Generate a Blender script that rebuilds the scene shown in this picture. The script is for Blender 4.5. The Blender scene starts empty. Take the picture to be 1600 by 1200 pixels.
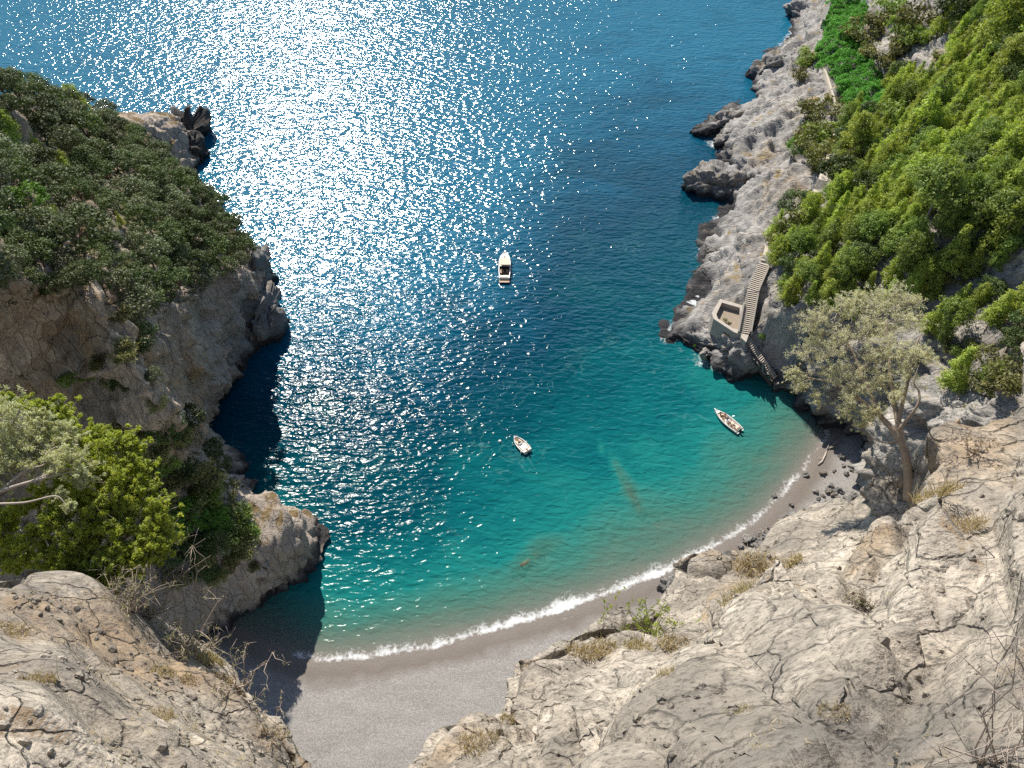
import bpy, bmesh, math, random
import numpy as np
from mathutils import Vector, Matrix
from mathutils.bvhtree import BVHTree

random.seed(7)
RNG = np.random.default_rng(11)
SC = bpy.context.scene
COL = SC.collection
R = math.radians

# ------------------------------------------------------------------ camera
F, PITCH, CAMH = 1209.0, R(48.0), 125.0
CP, SP = math.cos(PITCH), math.sin(PITCH)
CAM = Vector((0, 0, CAMH))

def ray(px, py):
    x = (px - 800) / F; y = (600 - py) / F
    return Vector((x, CP + y * SP, -(SP - y * CP)))
def P(px, py, z=0.0):            # point of a sight line at height z
    r = ray(px, py); return CAM + r * ((z - CAMH) / r.z)
def D(px, py, d):                # point of a sight line at depth d
    return CAM + ray(px, py) * d
def proj(v):
    dep = v[1] * CP + (CAMH - v[2]) * SP
    up = v[1] * SP - (CAMH - v[2]) * CP
    return 800 + F * v[0] / dep, 600 - F * up / dep, dep

cam_d = bpy.data.cameras.new('camera'); cam = bpy.data.objects.new('camera', cam_d); COL.objects.link(cam)
cam.location = CAM; cam.rotation_euler = (R(90) - PITCH, 0, 0)
cam_d.sensor_width = 36; cam_d.lens = 36 * F / 1600; cam_d.clip_start = .1; cam_d.clip_end = 30000
SC.camera = cam

# ------------------------------------------------------------------ light
SUN_AZ, SUN_EL = R(-19), R(43)
w = bpy.data.worlds.new('World'); SC.world = w; w.use_nodes = True
nt = w.node_tree; nt.nodes.clear()
sky = nt.nodes.new('ShaderNodeTexSky'); sky.sky_type = 'NISHITA'; sky.sun_disc = False
sky.sun_elevation = SUN_EL; sky.sun_rotation = SUN_AZ; sky.air_density = 1.0; sky.dust_density = .3
bg = nt.nodes.new('ShaderNodeBackground'); bg.inputs['Strength'].default_value = 0.1
wo = nt.nodes.new('ShaderNodeOutputWorld')
nt.links.new(sky.outputs[0], bg.inputs[0]); nt.links.new(bg.outputs[0], wo.inputs[0])
sl = bpy.data.lights.new('sun', 'SUN'); sl.energy = 4.9; sl.angle = R(.55); sl.color = (1, .94, .84)
so = bpy.data.objects.new('sun', sl); COL.objects.link(so)
sd = Vector((math.sin(SUN_AZ) * math.cos(SUN_EL), math.cos(SUN_AZ) * math.cos(SUN_EL), math.sin(SUN_EL)))
so.rotation_euler = sd.to_track_quat('Z', 'Y').to_euler(); so.location = (0, 0, 300)
SC.view_settings.view_transform = 'Standard'; SC.view_settings.look = 'None'
SC.view_settings.gamma = 1; SC.view_settings.exposure = 0.6
SC.render.engine = 'CYCLES'
cy = SC.cycles
cy.use_denoising = False
cy.max_bounces = 6; cy.diffuse_bounces = 3; cy.glossy_bounces = 2; cy.transmission_bounces = 3; cy.transparent_max_bounces = 8
cy.sample_clamp_indirect = 4; cy.sample_clamp_direct = 0
cy.caustics_reflective = False; cy.caustics_refractive = False
cy.blur_glossy = .5

# ------------------------------------------------------------------ noise
_G = RNG.normal(size=(512, 3)); _G /= np.linalg.norm(_G, axis=1)[:, None]
_PERM = RNG.permutation(512)
_VAL = RNG.random((512, 4))
def _h(i, j, k):
    return _PERM[(_PERM[(_PERM[i & 511] + j) & 511] + k) & 511]
def pn(p):
    p = np.asarray(p, float); f = np.floor(p).astype(np.int64); t = p - f
    s = t * t * t * (t * (t * 6 - 15) + 10); out = np.zeros(len(p))
    for a in (0, 1):
        for b in (0, 1):
            for c in (0, 1):
                g = _G[_h(f[:, 0] + a, f[:, 1] + b, f[:, 2] + c)]
                d = (g * (t - np.array([a, b, c]))).sum(1)
                wgt = (s[:, 0] if a else 1 - s[:, 0]) * (s[:, 1] if b else 1 - s[:, 1]) * (s[:, 2] if c else 1 - s[:, 2])
                out += d * wgt
    return out * 1.5
def fbm(p, n=4, lac=2.03, gain=.5):
    a, o = 1.0, 0.0
    for i in range(n):
        o = o + a * pn(p + i * 17.3); p = p * lac; a *= gain
    return o
def ridged(p, n=4, gain=.5):
    a, o = 1.0, 0.0
    for i in range(n):
        o = o + a * (1 - np.abs(pn(p + i * 9.7)) * 2); p = p * 2.05; a *= gain
    return o
def worley(p):                    # F1, F2, value of the nearest cell
    f = np.floor(p).astype(np.int64); n = len(p)
    d1 = np.full(n, 9.0); d2 = np.full(n, 9.0); v = np.zeros(n)
    for a in (-1, 0, 1):
        for b in (-1, 0, 1):
            for c in (-1, 0, 1):
                h = _h(f[:, 0] + a, f[:, 1] + b, f[:, 2] + c); q = _VAL[h]
                d = np.sqrt(((f + np.array([a, b, c]) + q[:, :3] - p) ** 2).sum(1))
                near = d < d1
                d2 = np.where(near, d1, np.minimum(d2, d)); v = np.where(near, q[:, 3], v); d1 = np.where(near, d, d1)
    return d1, d2, v

def facet(p, s, amp, k=.7, wd=.16):    # split planes: every cell of rock has its own tilt and its own step
    q = p / s; f = np.floor(q).astype(np.int64); n = len(q); d1 = np.full(n, 9.0); d2 = np.full(n, 9.0); v1 = np.zeros(n); v2 = np.zeros(n)
    for a in (-1, 0, 1):
        for b in (-1, 0, 1):
            for c in (-1, 0, 1):
                h = _h(f[:, 0] + a, f[:, 1] + b, f[:, 2] + c); o = q - f - np.array([a, b, c]) - _VAL[h][:, :3]
                d = (o ** 2).sum(1); v = (o * _G[(h * 7 + 3) & 511]).sum(1) * 1.5 + (_VAL[h][:, 3] - .5) * k
                near = d < d1; sec = ~near & (d < d2)
                v2 = np.where(near, v1, np.where(sec, v, v2)); d2 = np.where(near, d1, np.where(sec, d, d2))
                v1 = np.where(near, v, v1); d1 = np.where(near, d, d1)
    e = np.sqrt(d2) - np.sqrt(d1); t = np.clip(e / wd, 0, 1); t = .5 + .5 * t * t * (3 - 2 * t)
    return amp * (v1 * t + v2 * (1 - t) - np.exp(-(e / .06) ** 2) * .22)

# ------------------------------------------------------------------ mesh helpers
def mesh_np(name, verts, faces, mat=None, parent=None, smooth=False, attrs=None, loc=None):
    """verts (n,3); faces (m,k) array or list of arrays of equal-width faces"""
    verts = np.asarray(verts, np.float32)
    fl = [np.asarray(f, np.int32) for f in (faces if isinstance(faces, list) else [faces]) if len(f)]
    me = bpy.data.meshes.new(name)
    me.vertices.add(len(verts)); me.vertices.foreach_set('co', verts.ravel())
    nl = sum(f.size for f in fl); nf = sum(len(f) for f in fl)
    me.loops.add(nl); me.loops.foreach_set('vertex_index', np.concatenate([f.ravel() for f in fl]))
    me.polygons.add(nf)
    tot = np.concatenate([np.full(len(f), f.shape[1], np.int32) for f in fl])
    st = np.concatenate([[0], np.cumsum(tot)[:-1]]).astype(np.int32)
    me.polygons.foreach_set('loop_start', st)
    me.polygons.foreach_set('loop_total', tot)
    me.update(calc_edges=True)
    me.polygons.foreach_set('use_smooth', np.full(nf, smooth))
    for k, a in (attrs or {}).items():
        at = me.attributes.new(k, 'FLOAT', 'POINT'); at.data.foreach_set('value', np.asarray(a, np.float32))
    if mat:
        me.materials.append(mat)
    o = bpy.data.objects.new(name, me); COL.objects.link(o)
    if parent: o.parent = parent
    if loc is not None: o.location = loc
    return o
def grid_faces(nu, nv):
    i = np.arange((nu - 1) * (nv - 1)); a = i // (nv - 1) * nv + i % (nv - 1)
    return np.stack([a, a + nv, a + nv + 1, a + 1], 1)
class MB:
    """collects shapes, links them as ONE mesh object"""
    def __init__(s): s.v = []; s.f = []; s.n = 0
    def add(s, v, f):
        s.v += [tuple(x) for x in v]; s.f += [tuple(i + s.n for i in q) for q in f]; s.n += len(v)
    def box(s, c, d, rz=0, taper=1.0, rot=None):
        x, y, z = d[0] / 2, d[1] / 2, d[2] / 2
        v = [Vector((sx * x * (taper if sz > 0 else 1), sy * y * (taper if sz > 0 else 1), sz * z)) for sz in (-1, 1) for sx, sy in ((-1, -1), (1, -1), (1, 1), (-1, 1))]
        m = rot or Matrix.Rotation(rz, 3, 'Z')
        s.add([m @ q + Vector(c) for q in v], [(3, 2, 1, 0), (4, 5, 6, 7), (0, 1, 5, 4), (1, 2, 6, 5), (2, 3, 7, 6), (3, 0, 4, 7)])
    def tube(s, pts, rad, n=6, cap=True):
        pts = [Vector(p) for p in pts]
        rad = rad if hasattr(rad, '__len__') else [rad] * len(pts)
        v = []; f = []; ref = Vector((.31, .77, .55))
        for i, p in enumerate(pts):
            t = (pts[min(i + 1, len(pts) - 1)] - pts[max(i - 1, 0)])
            t = t.normalized() if t.length > 1e-9 else Vector((0, 0, 1))
            a = t.cross(ref)
            if a.length < .05: a = t.cross(Vector((1, 0, 0)))
            a.normalize(); b = t.cross(a)
            v += [p + (a * math.cos(2 * math.pi * k / n) + b * math.sin(2 * math.pi * k / n)) * rad[i] for k in range(n)]
        for i in range(len(pts) - 1):
            for k in range(n):
                f.append((i * n + k, i * n + (k + 1) % n, (i + 1) * n + (k + 1) % n, (i + 1) * n + k))
        if cap: f += [tuple(range(n))[::-1], tuple(range((len(pts) - 1) * n, len(pts) * n))]
        s.add(v, f)
    def prism(s, poly, z0, z1):
        n = len(poly)
        v = [(p[0], p[1], z0) for p in poly] + [(p[0], p[1], z1) for p in poly]
        s.add(v, [tuple(range(n))[::-1], tuple(range(n, 2 * n))] + [(i, (i + 1) % n, n + (i + 1) % n, n + i) for i in range(n)])
    def build(s, name, mat, parent=None, smooth=False, loc=None, bevel=0):
        me = bpy.data.meshes.new(name); me.from_pydata(s.v, [], s.f)
        if mat: me.materials.append(mat)
        bm = bmesh.new(); bm.from_mesh(me); bmesh.ops.recalc_face_normals(bm, faces=bm.faces[:])
        if bevel: bmesh.ops.bevel(bm, geom=bm.edges[:], offset=bevel, segments=2, affect='EDGES', clamp_overlap=True)
        bm.to_mesh(me); bm.free()
        me.polygons.foreach_set('use_smooth', [smooth] * len(me.polygons))
        o = bpy.data.objects.new(name, me); COL.objects.link(o)
        if parent: o.parent = parent
        if loc is not None: o.location = loc
        return o
def thing(name, label, cat, loc=(0, 0, 0), rz=0, group=None):
    o = bpy.data.objects.new(name, None); COL.objects.link(o); o.empty_display_size = .5
    o.location = loc; o.rotation_euler = (0, 0, rz)
    return tag(o, label, cat, group)
def tag(o, label, cat=None, group=None, kind=None):
    o['label'] = label
    if cat: o['category'] = cat
    if group: o['group'] = group
    if kind: o['kind'] = kind
    return o

# ------------------------------------------------------------------ material helpers
def new_mat(name):
    m = bpy.data.materials.new(name); m.use_nodes = True
    n = m.node_tree.nodes; n.clear()
    out = n.new('ShaderNodeOutputMaterial')
    return m, m.node_tree, out
def N(t, typ, **kw):
    n = t.nodes.new('ShaderNode' + typ)
    for k, v in kw.items():
        if k in n.inputs: n.inputs[k].default_value = v
        else: setattr(n, k, v)
    return n
def L(t, a, b): t.links.new(a, b)
def ramp(t, fac, stops, interp='LINEAR'):
    r = N(t, 'ValToRGB'); e = r.color_ramp.elements; r.color_ramp.interpolation = interp
    while len(e) < len(stops): e.new(.5)
    for q, (p, c) in zip(e, stops):
        q.position = p; q.color = (*c, 1) if hasattr(c, '__len__') else (c, c, c, 1)
    L(t, fac, r.inputs[0]); return r.outputs[0]
def mixc(t, fac, a, b, mode='MIX'):
    m = N(t, 'Mix', data_type='RGBA', blend_type=mode)
    for s, v in ((0, fac), (6, a), (7, b)):
        if hasattr(v, 'is_linked') or hasattr(v, 'links'): L(t, v, m.inputs[s])
        elif s == 0: m.inputs[0].default_value = v
        else: m.inputs[s].default_value = (*v, 1) if len(v) == 3 else v
    return m.outputs[2]
def math_(t, op, a, b=None, c=None, clamp=False):
    m = N(t, 'Math', operation=op); m.use_clamp = clamp
    for i, v in enumerate((a, b, c)):
        if v is None: continue
        if hasattr(v, 'links'): L(t, v, m.inputs[i])
        else: m.inputs[i].default_value = v
    return m.outputs[0]
def pos(t, scale=(1, 1, 1), rot=(0, 0, 0), loc=(0, 0, 0), obj=False):
    g = N(t, 'TexCoord').outputs['Object'] if obj else N(t, 'NewGeometry').outputs['Position']
    m = N(t, 'Mapping'); m.inputs['Scale'].default_value = scale; m.inputs['Rotation'].default_value = rot; m.inputs['Location'].default_value = loc
    L(t, g, m.inputs[0]); return m.outputs[0]
def noise(t, vec, scale, detail=4, rough=.55, dist=0.0):
    n = N(t, 'TexNoise', Scale=scale, Detail=detail, Roughness=rough, Distortion=dist); L(t, vec, n.inputs['Vector']); return n.outputs['Fac']
def vor(t, vec, scale, feature='F1', out='Distance'):
    n = N(t, 'TexVoronoi', Scale=scale, feature=feature); L(t, vec, n.inputs['Vector']); return n.outputs[out]
def plain(name, col, rough=.5, metal=0, spec=.5, var=.12, scale=6.0):
    m, t, out = new_mat(name)
    b = N(t, 'BsdfPrincipled', Roughness=rough, Metallic=metal); b.inputs['Specular IOR Level'].default_value = spec
    v = noise(t, pos(t, obj=True), scale, 5)
    c = mixc(t, v, tuple(x * (1 - var) for x in col), tuple(min(1, x * (1 + var)) for x in col))
    L(t, c, b.inputs['Base Color']); L(t, b.outputs[0], out.inputs[0])
    return m

def rock_mat(name, pale, mid, ochre, grey, sc=1.0, strata=(0, 0, 0), stretch=(1, 1, 1), bump=.5, splash=False, soil=None, soil_amt=.5, och=(.52, .62), lowgrey=0, crack=.3):
    """limestone: blotches of pale, grey and ochre, thin veins, grain; optional dark splash zone near the water, soil on gentle ground"""
    m, t, out = new_mat(name)
    v = pos(t, (1, 1, 1)); vs = pos(t, stretch, strata)
    n1 = noise(t, vs, .35 * sc, 7, .66, .1); n2 = noise(t, v, 1.3 * sc, 6, .65); n3 = noise(t, vs, 6 * sc, 5, .7)
    n4 = noise(t, v, .16 * sc, 5, .65, .3); n5 = noise(t, vs, .13 * sc, 6, .66, .3)
    c = ramp(t, n1, [(.32, grey), (.47, mid), (.62, pale)])
    c = mixc(t, ramp(t, n5, [(.40, .75), (.52, 0)]), c, grey); c = mixc(t, ramp(t, n5, [(.55, 0), (.66, .8)]), c, pale)
    c = mixc(t, ramp(t, n4, [(och[0], 0), (och[1], 1)]), c, ochre)
    c = mixc(t, ramp(t, n2, [(.42, 0), (.7, .75)]), c, grey)
    c = mixc(t, ramp(t, n3, [(.35, .55), (.62, 0)]), c, tuple(x * .42 for x in mid))
    w1 = vor(t, vs, .9 * sc, 'DISTANCE_TO_EDGE')
    wv = N(t, 'Vector' + 'Math', operation='ADD'); L(t, vs, wv.inputs[0])
    nn = N(t, 'TexNoise', Scale=1.6 * sc, Detail=4.0); L(t, v, nn.inputs['Vector']); sc_ = N(t, 'VectorMath', operation='SCALE'); sc_.inputs['Scale'].default_value = .35; L(t, nn.outputs['Color'], sc_.inputs[0]); L(t, sc_.outputs[0], wv.inputs[1])
    cr = vor(t, wv.outputs[0], 1.1 * sc, 'DISTANCE_TO_EDGE')
    crm = ramp(t, cr, [(0.0, 1), (.035, 0)])
    gate = ramp(t, n2, [(.5, 0), (.6, 1)])
    c = mixc(t, math_(t, 'MULTIPLY', crm, math_(t, 'MULTIPLY', gate, crack)), c, tuple(x * .3 for x in mid))
    c = mixc(t, ramp(t, noise(t, vs, 13 * sc, 3, .8), [(.36, .8), (.5, 0)]), c, tuple(x * .5 for x in grey))
    if lowgrey:
        pz = N(t, 'SeparateXYZ'); L(t, N(t, 'NewGeometry').outputs['Position'], pz.inputs[0])
        g_ = mixc(t, n1, tuple(x * .6 for x in grey), tuple(x * 2.3 for x in grey))
        c = mixc(t, ramp(t, math_(t, 'DIVIDE', math_(t, 'ADD', pz.outputs[2], math_(t, 'MULTIPLY', math_(t, 'SUBTRACT', n4, .5), 24.0)), lowgrey), [(.5, .7), (1, 0)]), c, g_)
    if soil:
        nz = N(t, 'SeparateXYZ'); L(t, N(t, 'NewGeometry').outputs['Normal'], nz.inputs[0])
        sm = math_(t, 'ADD', math_(t, 'MULTIPLY', nz.outputs[2], .8), math_(t, 'MULTIPLY', math_(t, 'SUBTRACT', noise(t, v, .22 * sc, 6, .7), .5), 1.6))
        c = mixc(t, ramp(t, sm, [(soil_amt, 0), (soil_amt + .14, 1)]), c, mixc(t, n2, soil, tuple(x * 1.7 for x in soil)))
    if splash:
        px = N(t, 'SeparateXYZ'); L(t, N(t, 'NewGeometry').outputs['Position'], px.inputs[0])
        hz = math_(t, 'ADD', px.outputs[2], math_(t, 'MULTIPLY', math_(t, 'SUBTRACT', n1, .5), 7.0))
        c = mixc(t, ramp(t, math_(t, 'DIVIDE', hz, 6.0), [(.12, 1), (.55, 0)]), c, (.035, .034, .036))
    b = N(t, 'BsdfPrincipled', Roughness=.88); b.inputs['Specular IOR Level'].default_value = .2
    L(t, c, b.inputs['Base Color'])
    h = math_(t, 'ADD', math_(t, 'MULTIPLY', n1, 1.2), math_(t, 'MULTIPLY', n2, .5))
    h = math_(t, 'ADD', h, math_(t, 'MULTIPLY', n3, .22))
    h = math_(t, 'SUBTRACT', h, math_(t, 'MULTIPLY', crm, .22))
    h = math_(t, 'ADD', h, math_(t, 'MULTIPLY', noise(t, v, 22 * sc, 4, .7), .06))
    bp = N(t, 'Bump', Strength=1.0, Distance=bump); L(t, h, bp.inputs['Height']); L(t, bp.outputs[0], b.inputs['Normal'])
    L(t, b.outputs[0], out.inputs[0]); return m

def leaf_mat(name, dark, light, trans=.3, gloss=.3, objvar=.25):
    """foliage: every leaf has its own tint, every plant its own hue"""
    m, t, out = new_mat(name)
    a = N(t, 'Attribute', attribute_name='tint').outputs['Fac']
    oi = N(t, 'ObjectInfo').outputs['Random']
    c = mixc(t, a, dark, light)
    hv = N(t, 'HueSaturation'); L(t, c, hv.inputs['Color'])
    L(t, math_(t, 'ADD', math_(t, 'MULTIPLY', oi, .022), .489), hv.inputs['Hue'])
    L(t, math_(t, 'ADD', math_(t, 'MULTIPLY', oi, objvar * 2), 1 - objvar), hv.inputs['Value'])
    b = N(t, 'BsdfPrincipled', Roughness=.55); b.inputs['Specular IOR Level'].default_value = gloss
    L(t, hv.outputs[0], b.inputs['Base Color'])
    tr = N(t, 'BsdfTranslucent'); L(t, mixc(t, 1.0, hv.outputs[0], (1.25, 1.2, .5), 'MULTIPLY'), tr.inputs[0])
    mx = N(t, 'MixShader'); mx.inputs[0].default_value = trans
    L(t, b.outputs[0], mx.inputs[1]); L(t, tr.outputs[0], mx.inputs[2]); L(t, mx.outputs[0], out.inputs[0]); return m

ORD = ['leftmost', 'second', 'third', 'fourth', 'fifth', 'sixth', 'seventh', 'eighth', 'ninth', 'tenth', 'eleventh', 'twelfth', 'thirteenth', 'fourteenth', 'fifteenth', 'sixteenth', 'seventeenth', 'eighteenth', 'nineteenth', 'twentieth'] + ['twenty-' + x for x in ('first', 'second', 'third', 'fourth', 'fifth', 'sixth', 'seventh', 'eighth', 'ninth')] + ['thirtieth'] + ['thirty-' + x for x in ('first', 'second', 'third', 'fourth', 'fifth', 'sixth', 'seventh', 'eighth', 'ninth')] + ['fortieth'] + ['forty-' + x for x in ('first', 'second', 'third', 'fourth', 'fifth', 'sixth', 'seventh', 'eighth', 'ninth')]
# ================================================================== terrain
def cr(pts, t, ten=.42):
    """cardinal spline through pts (n,k,3) at parameters t in [0,n-1] along axis 0"""
    n = len(pts); i = np.clip(np.floor(t).astype(int), 0, n - 2); u = (t - i)
    p0 = pts[np.maximum(i - 1, 0)]; p1 = pts[i]; p2 = pts[i + 1]; p3 = pts[np.minimum(i + 2, n - 1)]
    u = u.reshape(-1, *([1] * (pts.ndim - 1))); m1 = (p2 - p0) * ten; m2 = (p3 - p1) * ten
    return (2 * u**3 - 3 * u**2 + 1) * p1 + (u**3 - 2 * u**2 + u) * m1 + (-2 * u**3 + 3 * u**2) * p2 + (u**3 - u**2) * m2
def loft(ribs, nu, nv):
    a = np.array([[tuple(p) for p in r] for r in ribs], float)
    # spread the samples by length so that cells stay even
    def even(arr, n):
        seg = np.linalg.norm(np.diff(arr, axis=0), axis=2).mean(1); s = np.concatenate([[0], np.cumsum(np.maximum(seg, .5))])
        return np.interp(np.linspace(0, s[-1], n), s, np.arange(len(s)))
    b = cr(a, even(a, nu)); bt = b.transpose(1, 0, 2)
    c = cr(bt, even(bt, nv)).transpose(1, 0, 2)
    return c                                         # (nu,nv,3)
def normals(g):
    du = np.gradient(g, axis=0); dv = np.gradient(g, axis=1); n = np.cross(dv, du)
    return n / np.maximum(np.linalg.norm(n, axis=2, keepdims=True), 1e-9)
def displace(g, fn, up=None, soft=0):
    n = normals(g)
    if up is not None and (n[..., 2].mean() < 0): n = -n
    d = fn(g.reshape(-1, 3), n.reshape(-1, 3)).reshape(g.shape[:2] + (1,))
    for _ in range(soft):        # joints a touch worn
        for ax in (0, 1): d = (np.roll(d, 1, ax) + 2 * d + np.roll(d, -1, ax)) / 4
    return g + n * d
def strat(p, ang, stretch):
    """coordinates squeezed along a bedding direction"""
    q = p @ np.array(Matrix.Rotation(ang[0], 3, 'X') @ Matrix.Rotation(ang[1], 3, 'Y') @ Matrix.Rotation(ang[2], 3, 'Z')).T
    return q * np.array(stretch)

# ---- left headland: ribs from its seaward tip back to the beach, west to east
LR = [
 [(-112, 216, -5), (-110, 217, -5), (-107, 218, -5), (-104, 218, -5), (-101, 218, -5), (-98, 217, -5), (-96, 215, -5), (-94, 213, -5)],
 [(-124, 206, -5), (-116, 208, 2), P(220, 186, 8), P(240, 178, 11), P(262, 182, 10), P(285, 200, 6), P(300, 220, 2), P(308, 240, -3)],
 [(-150, 180, -5), (-128, 184, 14), P(120, 178, 32), P(175, 205, 28), P(215, 225, 22), P(250, 245, 14), P(285, 265, 7), P(303, 280, -3)],
 [(-160, 120, -5), (-130, 130, 30), P(0, 155, 56), P(110, 225, 45), P(205, 262, 35), P(275, 292, 24), P(325, 318, 10), (-77, 172, -3)],
 [(-160, 75, 5), (-125, 85, 45), P(-100, 220, 66), P(20, 262, 60), P(150, 305, 48), P(262, 340, 34), P(352, 372, 16), (-63, 151, -3)],
 [(-150, 40, 15), (-110, 55, 55), P(-110, 330, 78), P(0, 345, 72), P(100, 365, 64), P(200, 390, 50), P(325, 420, 28), P(408, 428, 9)],
 [(-130, 20, 30), (-90, 40, 65), P(-150, 470, 84), P(0, 440, 75), P(105, 440, 67), P(165, 470, 63), P(285, 468, 36), P(395, 480, 5)],
 [(-120, 20, 30), (-85, 38, 62), P(-120, 560, 74), P(0, 530, 66), P(105, 515, 59), P(195, 545, 58), P(285, 560, 33), P(372, 578, -2)],
 [(-120, 15, 25), (-85, 38, 50), P(-110, 640, 52), P(0, 640, 46), P(135, 640, 42), P(243, 622, 52), P(302, 635, 26), P(342, 642, -2)],
 [(-120, 15, 20), (-88, 38, 38), P(-100, 740, 36), P(50, 740, 33), P(165, 715, 32), P(268, 685, 41), P(330, 705, 20), P(352, 722, -2)],
 [(-120, 15, 15), (-90, 38, 26), P(-100, 820, 25), P(70, 820, 27), P(200, 790, 28), P(298, 768, 26), P(358, 768, 15), P(394, 784, -2)],
 [(-120, 12, 12), (-90, 36, 20), P(-100, 890, 20), P(90, 890, 21), P(240, 850, 22), P(330, 822, 21), P(425, 800, 12), P(498, 812, -1.5)],
 [(-120, 10, 10), (-90, 34, 17), P(-100, 950, 17), P(80, 950, 17), P(245, 905, 18), P(345, 872, 17), P(440, 845, 12), P(497, 868, 1)],
 [(-120, 9, 6), (-92, 33, 9), P(-100, 1010, 8), P(120, 1010, 8), P(265, 965, 9), P(362, 925, 9), P(440, 895, 6), P(489, 895, -1)],
 [(-120, 8, -2), (-92, 32, -2), P(-100, 1090, -2), P(110, 1075, -2), P(262, 1035, -2), P(352, 1000, -2), P(425, 962, -2), P(482, 908, -3)],
]
gL = loft(LR, 460, 330)
def rock_disp(big, mid, small, ang=(.3, .5, .4), st=(.35, 1, 1), lowst=.25, lay=None):
    def fn(p, n):
        q = strat(p, ang, st)
        steep = np.clip(1.15 - np.abs(n[:, 2]), lowst, 1)
        d = fbm(p / 16, 3) * big + (facet(q + fbm(p / 9, 2)[:, None] * 2, 8.5, mid * 1.3) + facet(q, 3.1, small * 1.5) + facet(p + 5, 1.5, small * .6) + fbm(q / 2.2, 4) * small * .5) * steep
        if lay is not None: d += ((1 - np.abs(pn(p * np.array(lay) + fbm(p / 8, 2)[:, None] * .5)) * 2) * .8 + (1 - np.abs(pn(p * np.array(lay) * 2.3)) * 2) * .5) * np.clip(1.3 - p[:, 2] / 22, .3, 1)
        return d
    return fn
gL = displace(gL, rock_disp(1.6, 1.5, .6, lay=(.3, .3, .07)), 1)

# ---- right hillside: ribs along the coast from far to near, sea to summit
def inland(c, n, prof):
    n = Vector((n[0], n[1], 0)).normalized(); return [(c[0] + n.x * o, c[1] + n.y * o, z) for o, z in prof]
n1, n2_, n3_ = (.88, -.47), (.93, -.36), (.95, -.3)
RR = [
 inland((128, 352), n1, [(-6, -5), (0, .6), (5, 7), (9, 12), (14, 14.5), (25, 18), (48, 42), (95, 86)]),
 inland((110, 300), n1, [(-6, -5), (0, .6), (4, 6), (8, 12), (13, 14), (25, 17), (45, 40), (95, 86)]),
 inland((98, 277), n1, [(-6, -5), (0, .6), (4, 5), (9, 11), (13, 13.5), (25, 16.5), (42, 37), (92, 84)]),
 inland((83, 254), n1, [(-6, -5), (0, .6), (6, 6), (13, 11), (19, 14), (31, 17), (48, 35), (95, 84)]),
 inland((80, 236), n1, [(-6, -5), (0, .6), (6, 5), (12, 9.5), (19, 14), (31, 17), (46, 33), (95, 82)]),
 inland((62, 222), n1, [(-6, -5), (0, .6), (12, 5), (25, 10), (38, 14.5), (47, 18), (60, 33), (100, 78)]),
 inland((63, 203), (.92, -.39), [(-6, -5), (0, .6), (9, 6), (18, 10), (27, 14), (40, 23), (56, 38), (100, 80)]),
 inland((62, 183), n2_, [(-6, -5), (0, .6), (5, 6), (11, 10), (18, 14.5), (32, 25), (50, 40), (95, 80)]),
 inland((53, 167), n2_, [(-6, -5), (0, .6), (6, 5), (13, 10), (20, 14.5), (36, 28), (54, 44), (95, 80)]),
 inland((49, 149), n3_, [(-6, -5), (0, .6), (5, 6), (10, 11), (15, 15), (32, 28), (50, 45), (90, 80)]),
 inland((44, 139.5), n3_, [(-6, -5), (0, .6), (5, 5), (10, 10), (15, 15.5), (30, 27), (48, 44), (88, 79)]),
 inland((36, 127.5), (.97, -.24), [(-5, -5), (0, .6), (6, 3.5), (14, 8), (22, 16), (36, 28), (54, 45), (92, 79)]),
 inland((46.8, 117), n3_, [(-4, -5), (0, .6), (2, 6), (6, 10), (13, 17), (30, 29), (48, 45), (90, 79)]),
 inland((57.5, 112), (.9, -.43), [(-3, -5), (0, .6), (1, 8), (4, 14), (9, 20), (24, 31), (40, 45), (80, 78)]),
 inland((66, 102), (.8, -.6), [(-2, -4), (0, .6), (.5, 9), (2, 17), (6, 25), (18, 35), (36, 49), (76, 80)]),
 inland((70.6, 95), (.8, -.6), [(-1, -4), (0, .6), (.5, 10), (1.5, 20), (5, 28), (14, 36), (32, 51), (70, 82)]),
 inland((69, 86), (.75, -.66), [(-1, -4), (0, .6), (.3, 10), (1, 20), (4, 29), (12, 37), (30, 53), (66, 84)]),
 inland((72, 70), (.6, -.8), [(-1, -4), (0, .6), (.3, 12), (1, 24), (4, 35), (12, 46), (30, 64), (60, 92)]),
 inland((58, 42), (.5, -.87), [(-1, -4), (0, .6), (.3, 20), (1, 40), (4, 60), (12, 80), (24, 96), (50, 110)]),
 inland((34, 20), (.3, -.95), [(-1, -4), (0, .6), (.3, 25), (1, 50), (4, 75), (10, 90), (20, 104), (40, 118)]),
]
gR = loft(RR, 520, 300)
gR = displace(gR, rock_disp(1.5, 1.9, 1.1, (.2, -.45, -.5), (.3, 1, 1), .6, (.09, .42, .22)), 1)

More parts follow.
